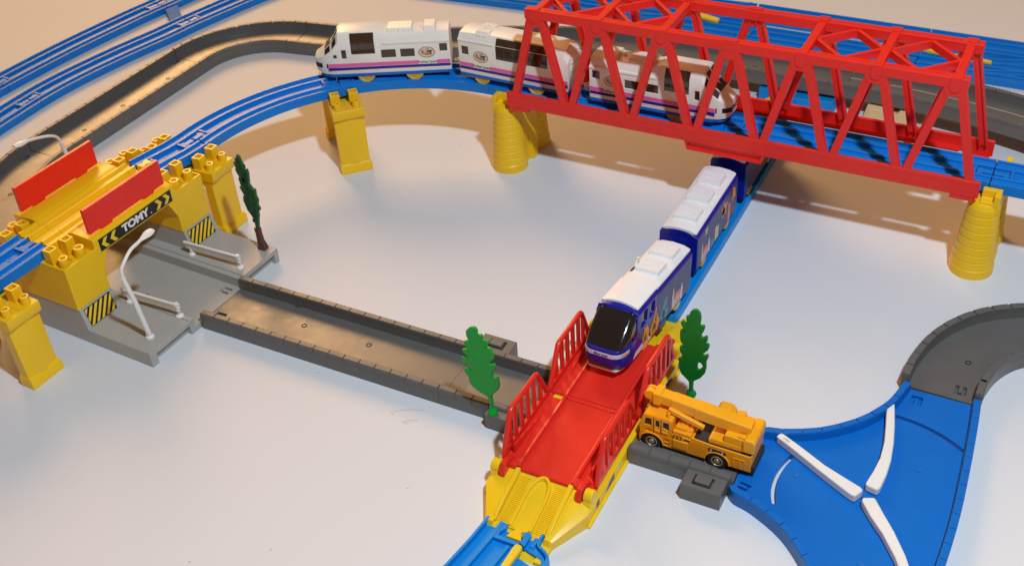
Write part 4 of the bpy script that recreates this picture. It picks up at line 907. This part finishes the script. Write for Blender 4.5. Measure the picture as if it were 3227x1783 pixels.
for side in (-1, 1):
    pw = obj('panorama_window', MB().loft([[(X, side*(H+.2), 30), (X, side*(H+.2), 43), (X, side*12.4, 50), (X, side*10, 49.5), (X, side*(H-2), 30)] for X in (-17, 37)]), 'glass', t, bev=0.3)
    for X in (-8, 1, 10, 19, 28): obj('window_mullion', MB().box(X-.35, X+.35, min(side*(H-.2), side*(H+.35)), max(side*(H-.2), side*(H+.35)), 30.5, 43), 'glass', pw, bev=0.1)
    badge(t, -33.4, 29.3, side, H); caption(t, -33, 19.3, side, H)
    obj('roof_eave', MB().prism([(side*(H-.6), 42), (side*(H+.6), 42.6), (side*(H+.4), 44.2), (side*(H-2), 45.4)], 'x', -Hc, -18.5), 'cream', t, bev=0.3)
stripes(t, -Hc+.5, Hc-.5, H, gaps=((-42, -24),))
ru = obj('roof_unit', MB().loft([[(X, y, z) for y, z in ((-12.6, 46), (-12.6, 49), (-9.5, 53), (9.5, 53), (12.6, 49), (12.6, 46))] for X in (-40, -26)]), 'cream', t, bev=0.8)
for y in (-11.9, 11.9):
    for k in range(4): obj('vent', MB().box(-38+k*2.8, -36.6+k*2.8, y-.7, y+.7, 48.6, 50.6), 'cream', ru, bev=0.2)
obj('fan_ring', MB().lathe([(3.6, 53), (3.6, 53.9), (2.6, 53.9), (2.6, 53.2)], (-33, 0, 0)), 'cream', ru, bev=0)
for k in range(3):
    obj('end_step', MB().prism([(Hc-1, 20+k*8), (Hc+1.5, 20+k*8), (Hc+1.0, 26.5+k*8), (Hc-1, 27+k*8)], 'y', -9, 9), 'cream', t, bev=0.6)
obj('skirt', MB().box(-Hc+1, Hc-1, -H+1, H-1, 6.5, 10.4), 'skirt', t, bev=0.5)
for side in (-1, 1): obj('skirt_band', MB().box(-Hc+.6, Hc-2, min(side*(H-.6), side*(H+.1)), max(side*(H-.6), side*(H+.1)), 7.2, 10.1), 'skirt', t, bev=0.2)
for X in (-34, 24): wheelset(t, X, 8.6, 8.6, 15.1)

HB = 16.6
def bring(X, z0=0, zs=36, zt=38.6, h=HB):
    arcp = [(h*math.sin(a), zs+(zt-zs)+ (math.cos(a)-1)*8) for a in (-.95, -.6, -.3, 0, .3, .6, .95)]
    return [(X, -h+.6, z0), (X, -h, z0+3), (X, -h, zs-2)]+[(X, y*1.05, max(zs-1, z)) for y, z in arcp]+[(X, h, zs-2), (X, h, z0+3), (X, h-.6, z0)]
def ac_unit(t, X, z, L=17, w=19):
    u = obj('roof_unit', MB().loft([[(X+sx*L/2*f, sy*w/2*f, z+zz) for sx, sy in ((-1, -1), (1, -1), (1, 1), (-1, 1))] for f, zz in ((1.08, -1.2), (1.0, 3.2))]), 'roofw', t, bev=0.9, seg=3)
    cut(u, MB().box(X-5.2, X-1.4, -5.5, 4, z+2.7, z+5).box(X+1.4, X+5.2, -5.5, 4, z+2.7, z+5).box(X-8, X+1, 6.6, 7.2, z+2.6, z+5), .2)
    for s0 in (-5, 1.6):
        for k in range(6): obj('vent', MB().box(X+s0, X+s0+3.4, -5.2+k*1.55, -4.5+k*1.55, z+2.5, z+3.05), 'roofw', u, bev=0.1, seg=1)
    return u
def side_print(t, X, z, pts, mat, side=1):
    return obj('side_print', MB().prism([(X+a, z+b) for a, b in pts], 'y', side*(HB+.16), side*(HB+.3)), mat, t, bev=0)
def house(t, X, z, sc=1.0):
    """plain town skyline print on the flank"""
    side_print(t, X, z, [(0, 0), (13*sc, 0), (13*sc, 6*sc), (0, 6*sc)], 'lav'); side_print(t, X, z+.02, [(0.8*sc, 6.1*sc), (12*sc, 6.1*sc), (10.5*sc, 11*sc), (2.4*sc, 11*sc)], 'coral')
    side_print(t, X, z, [(13.2*sc, 0), (16.5*sc, 0), (16.5*sc, 12*sc), (14.8*sc, 19*sc), (13.2*sc, 12*sc)], 'sand')
    side_print(t, X, z, [(-4*sc, 0), (-.2*sc, 0), (-.2*sc, 9*sc), (-2*sc, 15*sc), (-4*sc, 9*sc)], 'lav')
    for k in range(4): obj('print_line', MB().box(X+(1+k*3)*sc, X+(1.8+k*3)*sc, HB+.2, HB+.4, z+1, z+4.5*sc), 'ink', t, bev=0)
def blue_mid_car(loc, label, L=102, prints=True):
    t = thing('train_car', label, 'toy train car', loc, -90, 'blue toy train')
    a, b = -L/2, L/2
    obj('body', MB().loft([bring(a, 0), bring(b, 0)]), 'navy', t, bev=0.7, seg=3)
    obj('roof', MB().loft([[(X, y, z) for y, z in ((-14.9, 36.6), (-14.6, 38.2), (-9, 40.1), (0, 40.9), (9, 40.1), (14.6, 38.2), (14.9, 36.6), (0, 36))] for X in (a+.8, b-.8)]), 'roofw', t, bev=0.5)
    for X in (-29, 0, 29): ac_unit(t, X, 40.2)
    for sx in (a, b): obj('end_door', MB().box(min(sx-.5, sx+.5), max(sx-.5, sx+.5), -6, 6, 4, 31), 'navy', t, bev=0.4)
    obj('side_sticker', MB().box(a+1.5, b-1.5, HB-.4, HB+.14, 2, 33), 'slate', t, bev=0)
    if prints:
        house(t, b-27, 3, 1.0)
        side_print(t, b-42, 3, [(0, 0), (9, 0), (9, 9), (0, 5)], 'teal'); side_print(t, b-53, 4, [(0, 0), (9, 0), (9, 11), (6, 14), (3, 11), (0, 12)], 'sand')
        side_print(t, b-23, 25, [(0, 0), (2, 2), (5, 1), (4, 4), (5, 7), (2, 6), (0, 8), (0, 5), (-2, 4), (0, 3)], 'sand')
        side_print(t, -20, 15, [(0, 0), (5, 3), (10, 0), (9, 6), (13, 10), (7, 11), (5, 16), (2, 11), (-4, 11), (0, 7)], 'orange')
        side_print(t, -18, 17, [(2, 1), (7, 1), (8, 6), (5, 9), (1, 6)], 'coral')
        side_print(t, -32, 2, [(0, 0), (6, 0), (6, 20), (0, 17)], 'coral'); side_print(t, -46, 17, [(0, 0), (4, 3), (9, 0), (9, 14), (3, 12)], 'orange')
    obj('chassis', MB().box(a+3, b-3, -13, 13, -5, .2), 'dnavy', t, bev=0.5)
    for X in (-30, 30): wheelset(t, X, 1.2, 8.0, 15.2)
    for sx in (-1, 1): obj('coupler', MB().cyl((sx*L/2, 0, 2), (sx*(L/2+8), 0, 2), 2.1, n=12), 'dnavy', t, bev=0.3)
    return t
blue_mid_car((-6.9, -67, 14.2), 'dark blue middle car with three white roof units, before the truss')
blue_mid_car((-5.6, 53.5, 14.2), 'dark blue rear car half hidden under the red truss bridge', prints=False)
t = thing('train_car', 'dark blue lead car with black windscreen climbing onto the red drawbridge', 'toy train car', (-4.6, -140, 13.4), -90, 'blue toy train', pitch=0)
tilt = math.radians(-6.6)
t.rotation_euler = (Matrix.Rotation(-pi/2-math.radians(1.6), 3, 'Z') @ Matrix.Rotation(tilt, 3, 'Y')).to_euler()
LB = MB().loft([bring(0), bring(68), bring(72, 0, 37, 40.6), bring(106, 0, 37, 40.6), bring(109, 0, 34.5, 37.5)])
body = obj('body', LB, 'navy', t, bev=0.7, seg=3)
k = MB()
WN = ((76, 85), (90, 101))
def winpoly(a, b, s): return [(a, 22.5), (a+1, 21.5), (b-.5, 20.5), (b+.4, 22), (b-.8, 31), (b-2.2, 33), (a+2, 33.4), (a, 32)]
for a, b in WN: k.prism(winpoly(a, b, 1), 'y', HB-1.6, HB+4); k.prism(winpoly(a, b, 1), 'y', -HB+1.6, -HB-4)
cut(body, k, .5)
for a, b in WN:
    for side in (-1, 1): obj('window', MB().box(a-.5, b+.5, min(side*(HB-2.8), side*(HB-1.5)), max(side*(HB-2.8), side*(HB-1.5)), 20, 34), 'glass', t, bev=0)
obj('roof', MB().loft([[(X, y, z) for y, z in ((-14.9, 36.6), (-14.6, 38.2), (-9, 40.1), (0, 40.9), (9, 40.1), (14.6, 38.2), (14.9, 36.6), (0, 36))] for X in (.8, 69)]), 'roofw', t, bev=0.5)
obj('front_roof', MB().loft([[(X, y, z) for y, z in ((-w, 38), (-w+.2, 39.6), (-8, 41.6), (0, 42.5), (8, 41.6), (w-.2, 39.6), (w, 38), (0, 37))] for X, w in ((69.2, 15.0), (104.5, 14.9))]), 'roofw', t, bev=0.5)
ac_unit(t, 19, 40.2); ac_unit(t, 47, 40.2)
o = obj('switch_slot', MB().loft([[(X, -13.4, 38.2), (X, -13.4, 38.9), (X, -11.0, 39.75), (X, -11.0, 38.2)] for X in (40, 57)]), 'black', t, bev=0)
obj('switch_lever', MB().loft([[(48+dx+f*6, -12.2+dy, 38.5+zz) for dx, dy in ((-2.2, -1), (2.2, -1), (2.2, 1), (-2.2, 1))] for f, zz in ((0, 0), (-.8, 5.4), (-.6, 6.4))]), 'cream', t, bev=0.6)
# nose: lower bowl, windscreen dome, bumper band
def nring(X, h, zb, zt, r=3.0):
    return [(X, -h*.78, zb), (X, -h, zb+r), (X, -h*1.0, zt-1), (X, -h*.96, zt), (X, h*.96, zt), (X, h, zt-1), (X, h, zb+r), (X, h*.78, zb)]
NS = [(108.6, HB, -3, 18.6), (115, HB+.2, -3, 18.4), (121, 16.6, -2.6, 18.2), (126, 15.8, -1.8, 17.8), (130, 14.3, 0, 17.4), (132.8, 11.9, 2.4, 17), (134.4, 8.4, 5, 16.6)]
obj('nose', MB().loft([nring(*n) for n in NS]), 'navy', t, bev=0.4)
def wring(X, h, zt, r):
    b0 = min(18.3, zt-2.5)
    return [(X, -h, b0), (X, -h, max(b0+.5, zt-r*1.4)), (X, -h*.93, zt-r*.45), (X, -h*.7, zt-r*.12), (X, 0, zt+.3), (X, h*.7, zt-r*.12), (X, h*.93, zt-r*.45), (X, h, max(b0+.5, zt-r*1.4)), (X, h, b0)]
wd = obj('windscreen', MB().loft([wring(107.5, 15.9, 37.6, 5), wring(109, 15.95, 37.3, 5), wring(113, 15.9, 34.6, 5), wring(118, 15.9, 30.8, 5), (wring(123.5, 15.5, 26.0, 4)), wring(128, 14.6, 21.4, 2.5), wring(131.2, 13.2, 18.0, 1), wring(132.4, 11.9, 16.6, .5)]), 'wind', t, bev=0)
finish(wd, 0, smooth=60)
fr_ = MB().loft([wring(105.6, 16.75, 40.0, 5), wring(108.0, 16.75, 39.2, 5)])
obj('windscreen_frame', fr_, 'navy', t, bev=0.5)
def bandpts(h, o=0): return [(n[0]+(.28 if n[0] > 118 else 0)+o*0, n[1]+.22) for n in NS if n[0] >= 118]
bp_ = [(X, -h) for X, h in bandpts(0)]+[(X, h) for X, h in bandpts(0)][::-1]
bmp = MB(); rings = []
for z in (13.2, 13.5, 17.2, 17.5):
    pass
bmp.prism(bp_+[(x-1.6, y*.93) for x, y in bp_[::-1]], 'z', 11.2, 14.6)
bb = obj('bumper_band', bmp, 'lav', t, bev=0.3)
rotb = Matrix(((0, 0, 1), (1, 0, 0), (0, 1, 0)))
text_obj('lettering', 'Blue Liner', 'ink', bb, (134.75, 0.2, 12.9), 2.7, rotb, .12, .06, 1.0)
for sy in (-1, 1):
    obj('marker_lamp', MB().prism([(121.2, sy*16.95), (126.1, sy*16.15), (130.2, sy*14.65), (129.4, sy*14.2), (125.6, sy*15.5), (121, sy*16.3)], 'z', 11.8, 14.0), 'amber', bb, bev=0.1)
    obj('marker_bar', MB().prism([(131.2, sy*13.7), (132.2, sy*12.8), (131.6, sy*12.4), (130.8, sy*13.2)], 'z', 12, 13.8), 'ink', bb, bev=0.1)
wl = [(X, -h-.15) for X, h, a, b in NS]+[(X, h+.15) for X, h, a, b in NS][::-1]
obj('white_skirt_line', MB().prism([(X, y*.995) for X, y in wl]+[(X-.9, y*.9) for X, y in wl[::-1]], 'z', 1.8, 4.6) if False else
    MB().loft([[(x+1.5*f, y*(1-.10*(1-f)), z) for x, y in ((104, -HB-.1), (116, -HB-.2), (122, -16.2), (126.6, -15.1), (130, -13.4), (131.4, -12), (131.4, 12), (130, 13.4), (126.6, 15.1), (122, 16.2), (116, HB+.2), (104, HB+.1))] for f, z in ((-.6, -3.2), (.1, -.6))]), 'roofw', t, bev=0.3)
for side in (-1, 1):
    obj('front_vent', MB().box(110.5, 115.5, min(side*(HB-.3), side*(HB+.3)), max(side*(HB-.3), side*(HB+.3)), 17.4, 24 if False else 19.2), 'dnavy', t, bev=0.2)
    obj('white_flash', MB().prism([(78, .3), (113, .3), (109, 4.0), (86, 6)], 'y', min(side*(HB-.2), side*(HB+.13)), max(side*(HB-.2), side*(HB+.13))), 'roofw', t, bev=0)
obj('side_sticker', MB().box(1.5, 70, HB-.4, HB+.14, 2, 33), 'slate', t, bev=0)
house(t, 22, 3, 1.05)
side_print(t, 49, 3, [(0, 0), (13, 0), (15, 6), (11, 12), (6, 21), (1, 17), (3, 9), (-2, 6)], 'teal'); side_print(t, 51, 6, [(2, 0), (8, 0), (9, 5), (5, 8)], 'lav')
side_print(t, 66, 1.5, [(0, 0), (15, 0), (17, 7), (12, 12), (7, 24), (4, 14), (-1, 8)], 'orange'); side_print(t, 70, 9, [(0, 0), (5, 0), (3, 14)], 'coral')
side_print(t, 71, 3, [(0, 0), (7, 0), (8, 5), (4, 9), (0, 5)], 'sand')
side_print(t, 86, 2.5, [(0, 0), (9, 0), (11, 6), (8, 12), (3, 15), (-1, 9)], 'amber'); side_print(t, 88, 5, [(1, 0), (6, 0), (7, 5), (3, 8)], 'sand'); side_print(t, 92, 14, [(0, 0), (3, 0), (4, 5), (0, 4)], 'coral')
obj('chassis', MB().box(4, 112, -13, 13, -4.5, .2), 'dnavy', t, bev=0.5)
wheelset(t, 22, .8, 8.0, 15.2); wheelset(t, 86, 1.4, 8.0, 15.2)
obj('rail_hook', MB().box(53, 66, HB-.2, HB+1.4, -2.5, 4), 'slate', t, bev=0.5)

# ------------------------------------------------------------------ crane truck
t = thing('crane_truck', 'orange toy crane truck driving onto the grey approach beside the drawbridge', 'toy truck', (78, -297.4, 6.2), 180)
# local: +x forward, near side is +y
HWt = 13.3
lower = [(-40, 4), (40, 4), (40.5, 9), (39.8, 13.5), (16.5, 13.5), (16.5, 17.5), (-39.5, 16.6), (-40, 12)]
def arch(X, z, r, a0=0, a1=180, n=12): return [(X+r*math.cos(math.radians(a)), z+r*math.sin(math.radians(a))) for a in [a0+(a1-a0)*i/n for i in range(n+1)]]
body = obj('chassis_body', MB().prism(lower, 'y', -HWt, HWt), 'truck', t, bev=0.7)
k = MB()
for X in (31, -16.5):
    for s0 in (-1, 1): k.prism(arch(X, 4.6, 8.3)+[(X-8.3, -2), (X+8.3, -2)], 'y', min(s0*(HWt-5.5), s0*(HWt+4)), max(s0*(HWt-5.5), s0*(HWt+4)))
k.box(18.5, 21.5, HWt-1, HWt+3, 8.6, 11).box(18.5, 21.5, HWt-1, HWt+3, 5.2, 7.6)
cut(body, k, .4)
for X in (31, -16.5):
    for s0 in (-1, 1):
        fl_ = MB(); a_ = arch(X, 4.6, 9.2); b_ = arch(X, 4.6, 8.2)
        fl_.prism(a_+b_[::-1], 'y', min(s0*(HWt-1), s0*(HWt+.8)), max(s0*(HWt-1), s0*(HWt+.8)))
        obj('wheel_arch', fl_, 'truck', t, bev=0.3)
        w = obj('wheel', MB().lathe([(6.2, 0), (6.9, .7), (6.9, 4.4), (6.3, 5.2), (4.4, 5.2)], n=28), 'tyre', t, bev=0)
        w.matrix_local = Matrix.Translation(Vector((X, s0*(HWt-5.0), 4.6+.9))*S) @ Matrix.Rotation(-s0*pi/2, 4, 'X')
        obj('hub', MB().lathe([(4.3, 4.6), (4.3, 5.5), (3.6, 5.7), (3.3, 5.1), (2.2, 5.1), (1.9, 5.7), (.2, 5.8)], n=20), 'hub', w, bev=0)
# cab
cabp = [(16.6, 13.6), (40, 13.6), (40.4, 17), (38, 27.5), (36.8, 28.9), (18, 28.9), (16.8, 27.6)]
cab = obj('cab', MB().prism(cabp, 'y', -HWt+.2, HWt-.2), 'truck', t, bev=1.0, seg=3)
k = MB()
ws = [[(31.4, 19.5), (36.7, 19.3), (36.0, 26.0), (31.6, 26.2)], [(25.6, 19.3), (28.6, 19.4), (28.6, 26), (25.8, 26)], [(18.6, 19.0), (23.3, 20.2), (23.2, 26.2), (18.8, 26.2)]]
for w in ws:
    for s0 in (-1, 1): k.prism(w, 'y', min(s0*(HWt-1.2), s0*(HWt+3)), max(s0*(HWt-1.2), s0*(HWt+3)))
k.prism(arch(33.4, 14.8, 2.2, 0, 360)[:-1], 'y', HWt-1.4, HWt+3)
k.add(*(lambda m: (m.v, m.f))(MB().loft([[(37.5+dx, -10.5, z), (37.5+dx, 10.5, z), (44, 10.5, z), (44, -10.5, z)] for dx, z in ((1.0, 18.5), (-.9, 26.5))])))
cut(cab, k, .35)
for w in ws:
    for s0 in (-1, 1): obj('cab_window', MB().prism(w, 'y', min(s0*(HWt-2.2), s0*(HWt-1.05)), max(s0*(HWt-2.2), s0*(HWt-1.05))), 'tread', cab, bev=0)
obj('windscreen', MB().loft([[(37.1+dx, -10.3, z), (37.1+dx, 10.3, z), (37.8+dx, 10.3, z), (37.8+dx, -10.3, z)] for dx, z in ((1.0, 18.6), (-.9, 26.4))]), 'tread', cab, bev=0)
for X in (24.4, 29.9): obj('door_seam', MB().box(X-.2, X+.2, HWt-.4, HWt+.05, 14.2, 27.6), 'tyre', cab, bev=0)
for X, z in ((21.5, 17.2), (27.2, 17.2)): obj('door_step', MB().box(X-2.2, X+2.2, HWt-.5, HWt+.4, z-1.6, z+.2), 'truck', cab, bev=0.3)
obj('bumper', MB().box(38.5, 41.2, -12.6, 12.6, 4.5, 9), 'truck', t, bev=0.6)
obj('roof_antenna', MB().lathe([(1.2, 0), (1.2, 4.2), (.7, 5)], (20.5, 9.5, 28.5), 12), 'truck', t, bev=0)
obj('cab_roof_rib', MB().box(18.5, 36.5, 11.2, 12.4, 28.6, 29.4), 'truck', cab, bev=0.3)
# engine housing behind the cab
en = obj('engine_box', MB().box(2.8, 16.2, -12.6, 12.6, 17.2, 20.8), 'truck', t, bev=0.7)
obj('engine_hood', MB().box(6.5, 15, 1.5, 10.5, 20.6, 23.4), 'truck', en, bev=0.8)
obj('engine_hood', MB().box(7.5, 14, -10, -1, 20.6, 23.0), 'truck', en, bev=0.8)
obj('filler_cap', MB().box(3.2, 7.2, 3, 10, 20.6, 22.2), 'truck', en, bev=0.6)
obj('hatch', MB().box(9.5, 12.5, 4.4, 7.2, 23.3, 24), 'truck', en, bev=0.3)
gp = obj('gauge_panel', MB().box(9.2, 15.6, HWt-.3, HWt+.25, 14.6, 17.6), 'tyre', t, bev=0.1)
for X in (11, 13.8): obj('gauge', MB().box(X-1, X+1, HWt+.2, HWt+.4, 15.2, 17), 'truck', gp, bev=0.1)
obj('gauge_panel', MB().box(3.6, 7.6, HWt-.3, HWt+.25, 15.4, 16.6), 'tyre', t, bev=0.1)
obj('tool_locker', MB().box(4.5, 15.4, HWt-.6, HWt+.7, 6.5, 13.8), 'truckb', t, bev=0.3)
# rear deck with black tread, gunwale and lamps
obj('tread_deck', MB().box(-39, 1.8, -12.0, 12.0, 16.0, 17.3), 'tread', t, bev=0.1)
tr_ = MB()
for q in range(36): tr_.bar((-38+q*1.1, 8.2, 17.35), (-37+q*1.1, 11.8, 17.35), .3, .3)
o = obj('tread_ribs', tr_, 'tyre', t, bev=0); o['kind'] = 'stuff'
for s0 in (-1, 1): obj('gunwale', MB().loft([[(X, s0*(HWt-1.2), z-2), (X, s0*HWt, z-2), (X, s0*HWt, z), (X, s0*(HWt-1.2), z)] for X, z in ((2.4, 19.6), (-12, 18.4), (-39.5, 18.0))]), 'truck', t, bev=0.4)
obj('tail_gate', MB().box(-40.4, -39.2, -12.6, 12.6, 10, 18.6), 'truck', t, bev=0.4)
mk = obj('marker_panel', MB().prism([(-10, 13.2), (-22.5, 12.6), (-22.5, 15.4), (-10, 16)], 'y', HWt-.3, HWt+.3), 'tyre', t, bev=0.2)
for X in (-12, -20): obj('marker_lamp', MB().cyl((X, HWt+.2, 14.4), (X, HWt+.5, 14.4), .8, n=10), 'silver', mk, bev=0)
for X in (-28, -32, -36): obj('side_rib', MB().box(X-.4, X+.4, HWt-.3, HWt+.35, 5, 11.5), 'truck', t, bev=0.2)
obj('side_rib', MB().box(-36, -27.5, HWt-.3, HWt+.35, 12.6, 13.5), 'truck', t, bev=0.2)
obj('underbody', MB().box(-41.5, 36, -10.5, 10.5, 1.6, 5), 'tyre', t, bev=0.5)
obj('rear_bumper', MB().box(-42.4, -39, -12, 12, 2.0, 8.5), 'tyre', t, bev=0.5)
obj('step_strip', MB().loft([[(a, y, z) for a, y, z in ((x0, yy, 17.4), (x0-6.2, yy, 17.4), (x0-6.2, yy, 18.1), (x0, yy, 18.1))] for x0, yy in ((-1.8, 10.8), (-1.8, -10.8))]), 'tread', t, bev=0.2)
# superstructure
sp = obj('turntable', MB().prism([(-8.5, 17.3), (-8.5, 21), (-11, 22.2), (-38.5, 22.2), (-39.4, 20), (-38.5, 17.3)], 'y', -10.5, 10.5), 'truckb', t, bev=0.8)
obj('winch_house', MB().prism([(-19, 22), (-19.5, 28.6), (-36, 28.6), (-36.5, 22)], 'y', 4.2, 10.3), 'truckb', sp, bev=0.7)
obj('winch_lid', MB().box(-34, -29, 6.0, 9.6, 28.4, 30.4), 'truckb', sp, bev=0.5)
obj('winch_arm', MB().prism([(-15, 29.6), (-18, 31.2), (-26, 31.6), (-36, 28.6), (-36, 27), (-15, 28)], 'y', 2.6, 4.0), 'truckb', sp, bev=0.4)
obj('counterweight', MB().prism([(-33, 20), (-33, 29.5), (-34.5, 31.5), (-40, 31.5), (-41.6, 29.5), (-41.2, 19.5)], 'y', -12.4, 12.4), 'truckb', t, bev=1.2, seg=3)
opc = obj('operator_cab', MB().prism([(-8, 20), (-8.6, 34.5), (-10, 36.5), (-17.5, 36.8), (-21, 33), (-21, 20)], 'y', -13.4, -5.6), 'truckb', t, bev=0.9, seg=3)
obj('cab_hatch', MB().box(-15.5, -10.5, -11.8, -7.2, 36.5, 37.1), 'truckb', opc, bev=0.3)
obj('machine_box', MB().prism([(-21.5, 22), (-21.5, 33), (-27.5, 33.4), (-28, 30), (-39, 29.5), (-39, 22)], 'y', -13, -6), 'truckb', t, bev=0.8)
# boom in telescoping sections, rising a little to the front
bm_ = None
for (x0, x1, w, h, dz) in ((-36, 4, 10.2, 9.6, 0), (3, 21, 9.4, 8.8, .2), (20, 33.5, 8.6, 8.0, .4)):
    def cz(x): return 31.6+(x+36)*.088
    s_ = MB().loft([[(x, -w/2, cz(x)-h/2+dz), (x, w/2, cz(x)-h/2+dz), (x, w/2, cz(x)+h/2+dz-.8), (x, w/2-1, cz(x)+h/2+dz), (x, -w/2+1, cz(x)+h/2+dz), (x, -w/2, cz(x)+h/2+dz-.8)] for x in (x0, x1)])
    o = obj('boom_section', s_, 'truckb', t, bev=0.5)
    if bm_ is None: bm_ = o
obj('boom_collar', MB().box(28.5, 33.8, -5.6, 5.6, 33, 42.6), 'truckb', t, bev=0.5)
obj('lift_cylinder', MB().bar((-4, 6.2, 25.5), (22, 6.0, 33.0), 3.0, 3.6), 'truckb', t, bev=0.6)
for s0 in (-1, 1):
    obj('boom_head_cheek', MB().prism(arch(37.2, 38.2, 4.0, -100, 100)+[(33, 42), (33, 34)], 'y', min(s0*1.6, s0*3.6), max(s0*1.6, s0*3.6)), 'truckb', t, bev=0.4)
obj('sheave', MB().cyl((37.2, -1.5, 38.2), (37.2, 1.5, 38.2), 3.4, n=20), 'truckb', t, bev=0.2)
hk = obj('hook_block', MB().prism([(36.2, 36), (40.4, 36), (41.4, 31.5), (40, 27.5), (38.2, 27.5)], 'y', -1.8, 1.8), 'hook', t, bev=0.5)
obj('hook', MB().tube([(39.4+2.0*math.cos(math.radians(a)), 0, 25.0+2.0*math.sin(math.radians(a))) for a in range(90, -190, -20)], .75, 8), 'hook', hk, bev=0)
# a couple of stray fibres on the table
for (x, y, r_, l) in ((-130, -345, 14, 1), (-122, -352, 9, 2)):
    pts = [(x+r_*math.cos(a*.35+l), y+r_*.5*math.sin(a*.35+l*2), .35) for a in range(9)]
    tag(obj('stray_hair', MB().tube(pts, .06, 5), 'tan', bev=0), ['', 'long thin hair on the table left of the bright green tree', 'short thin hair on the table in front of the bright green tree'][l], 'hair')
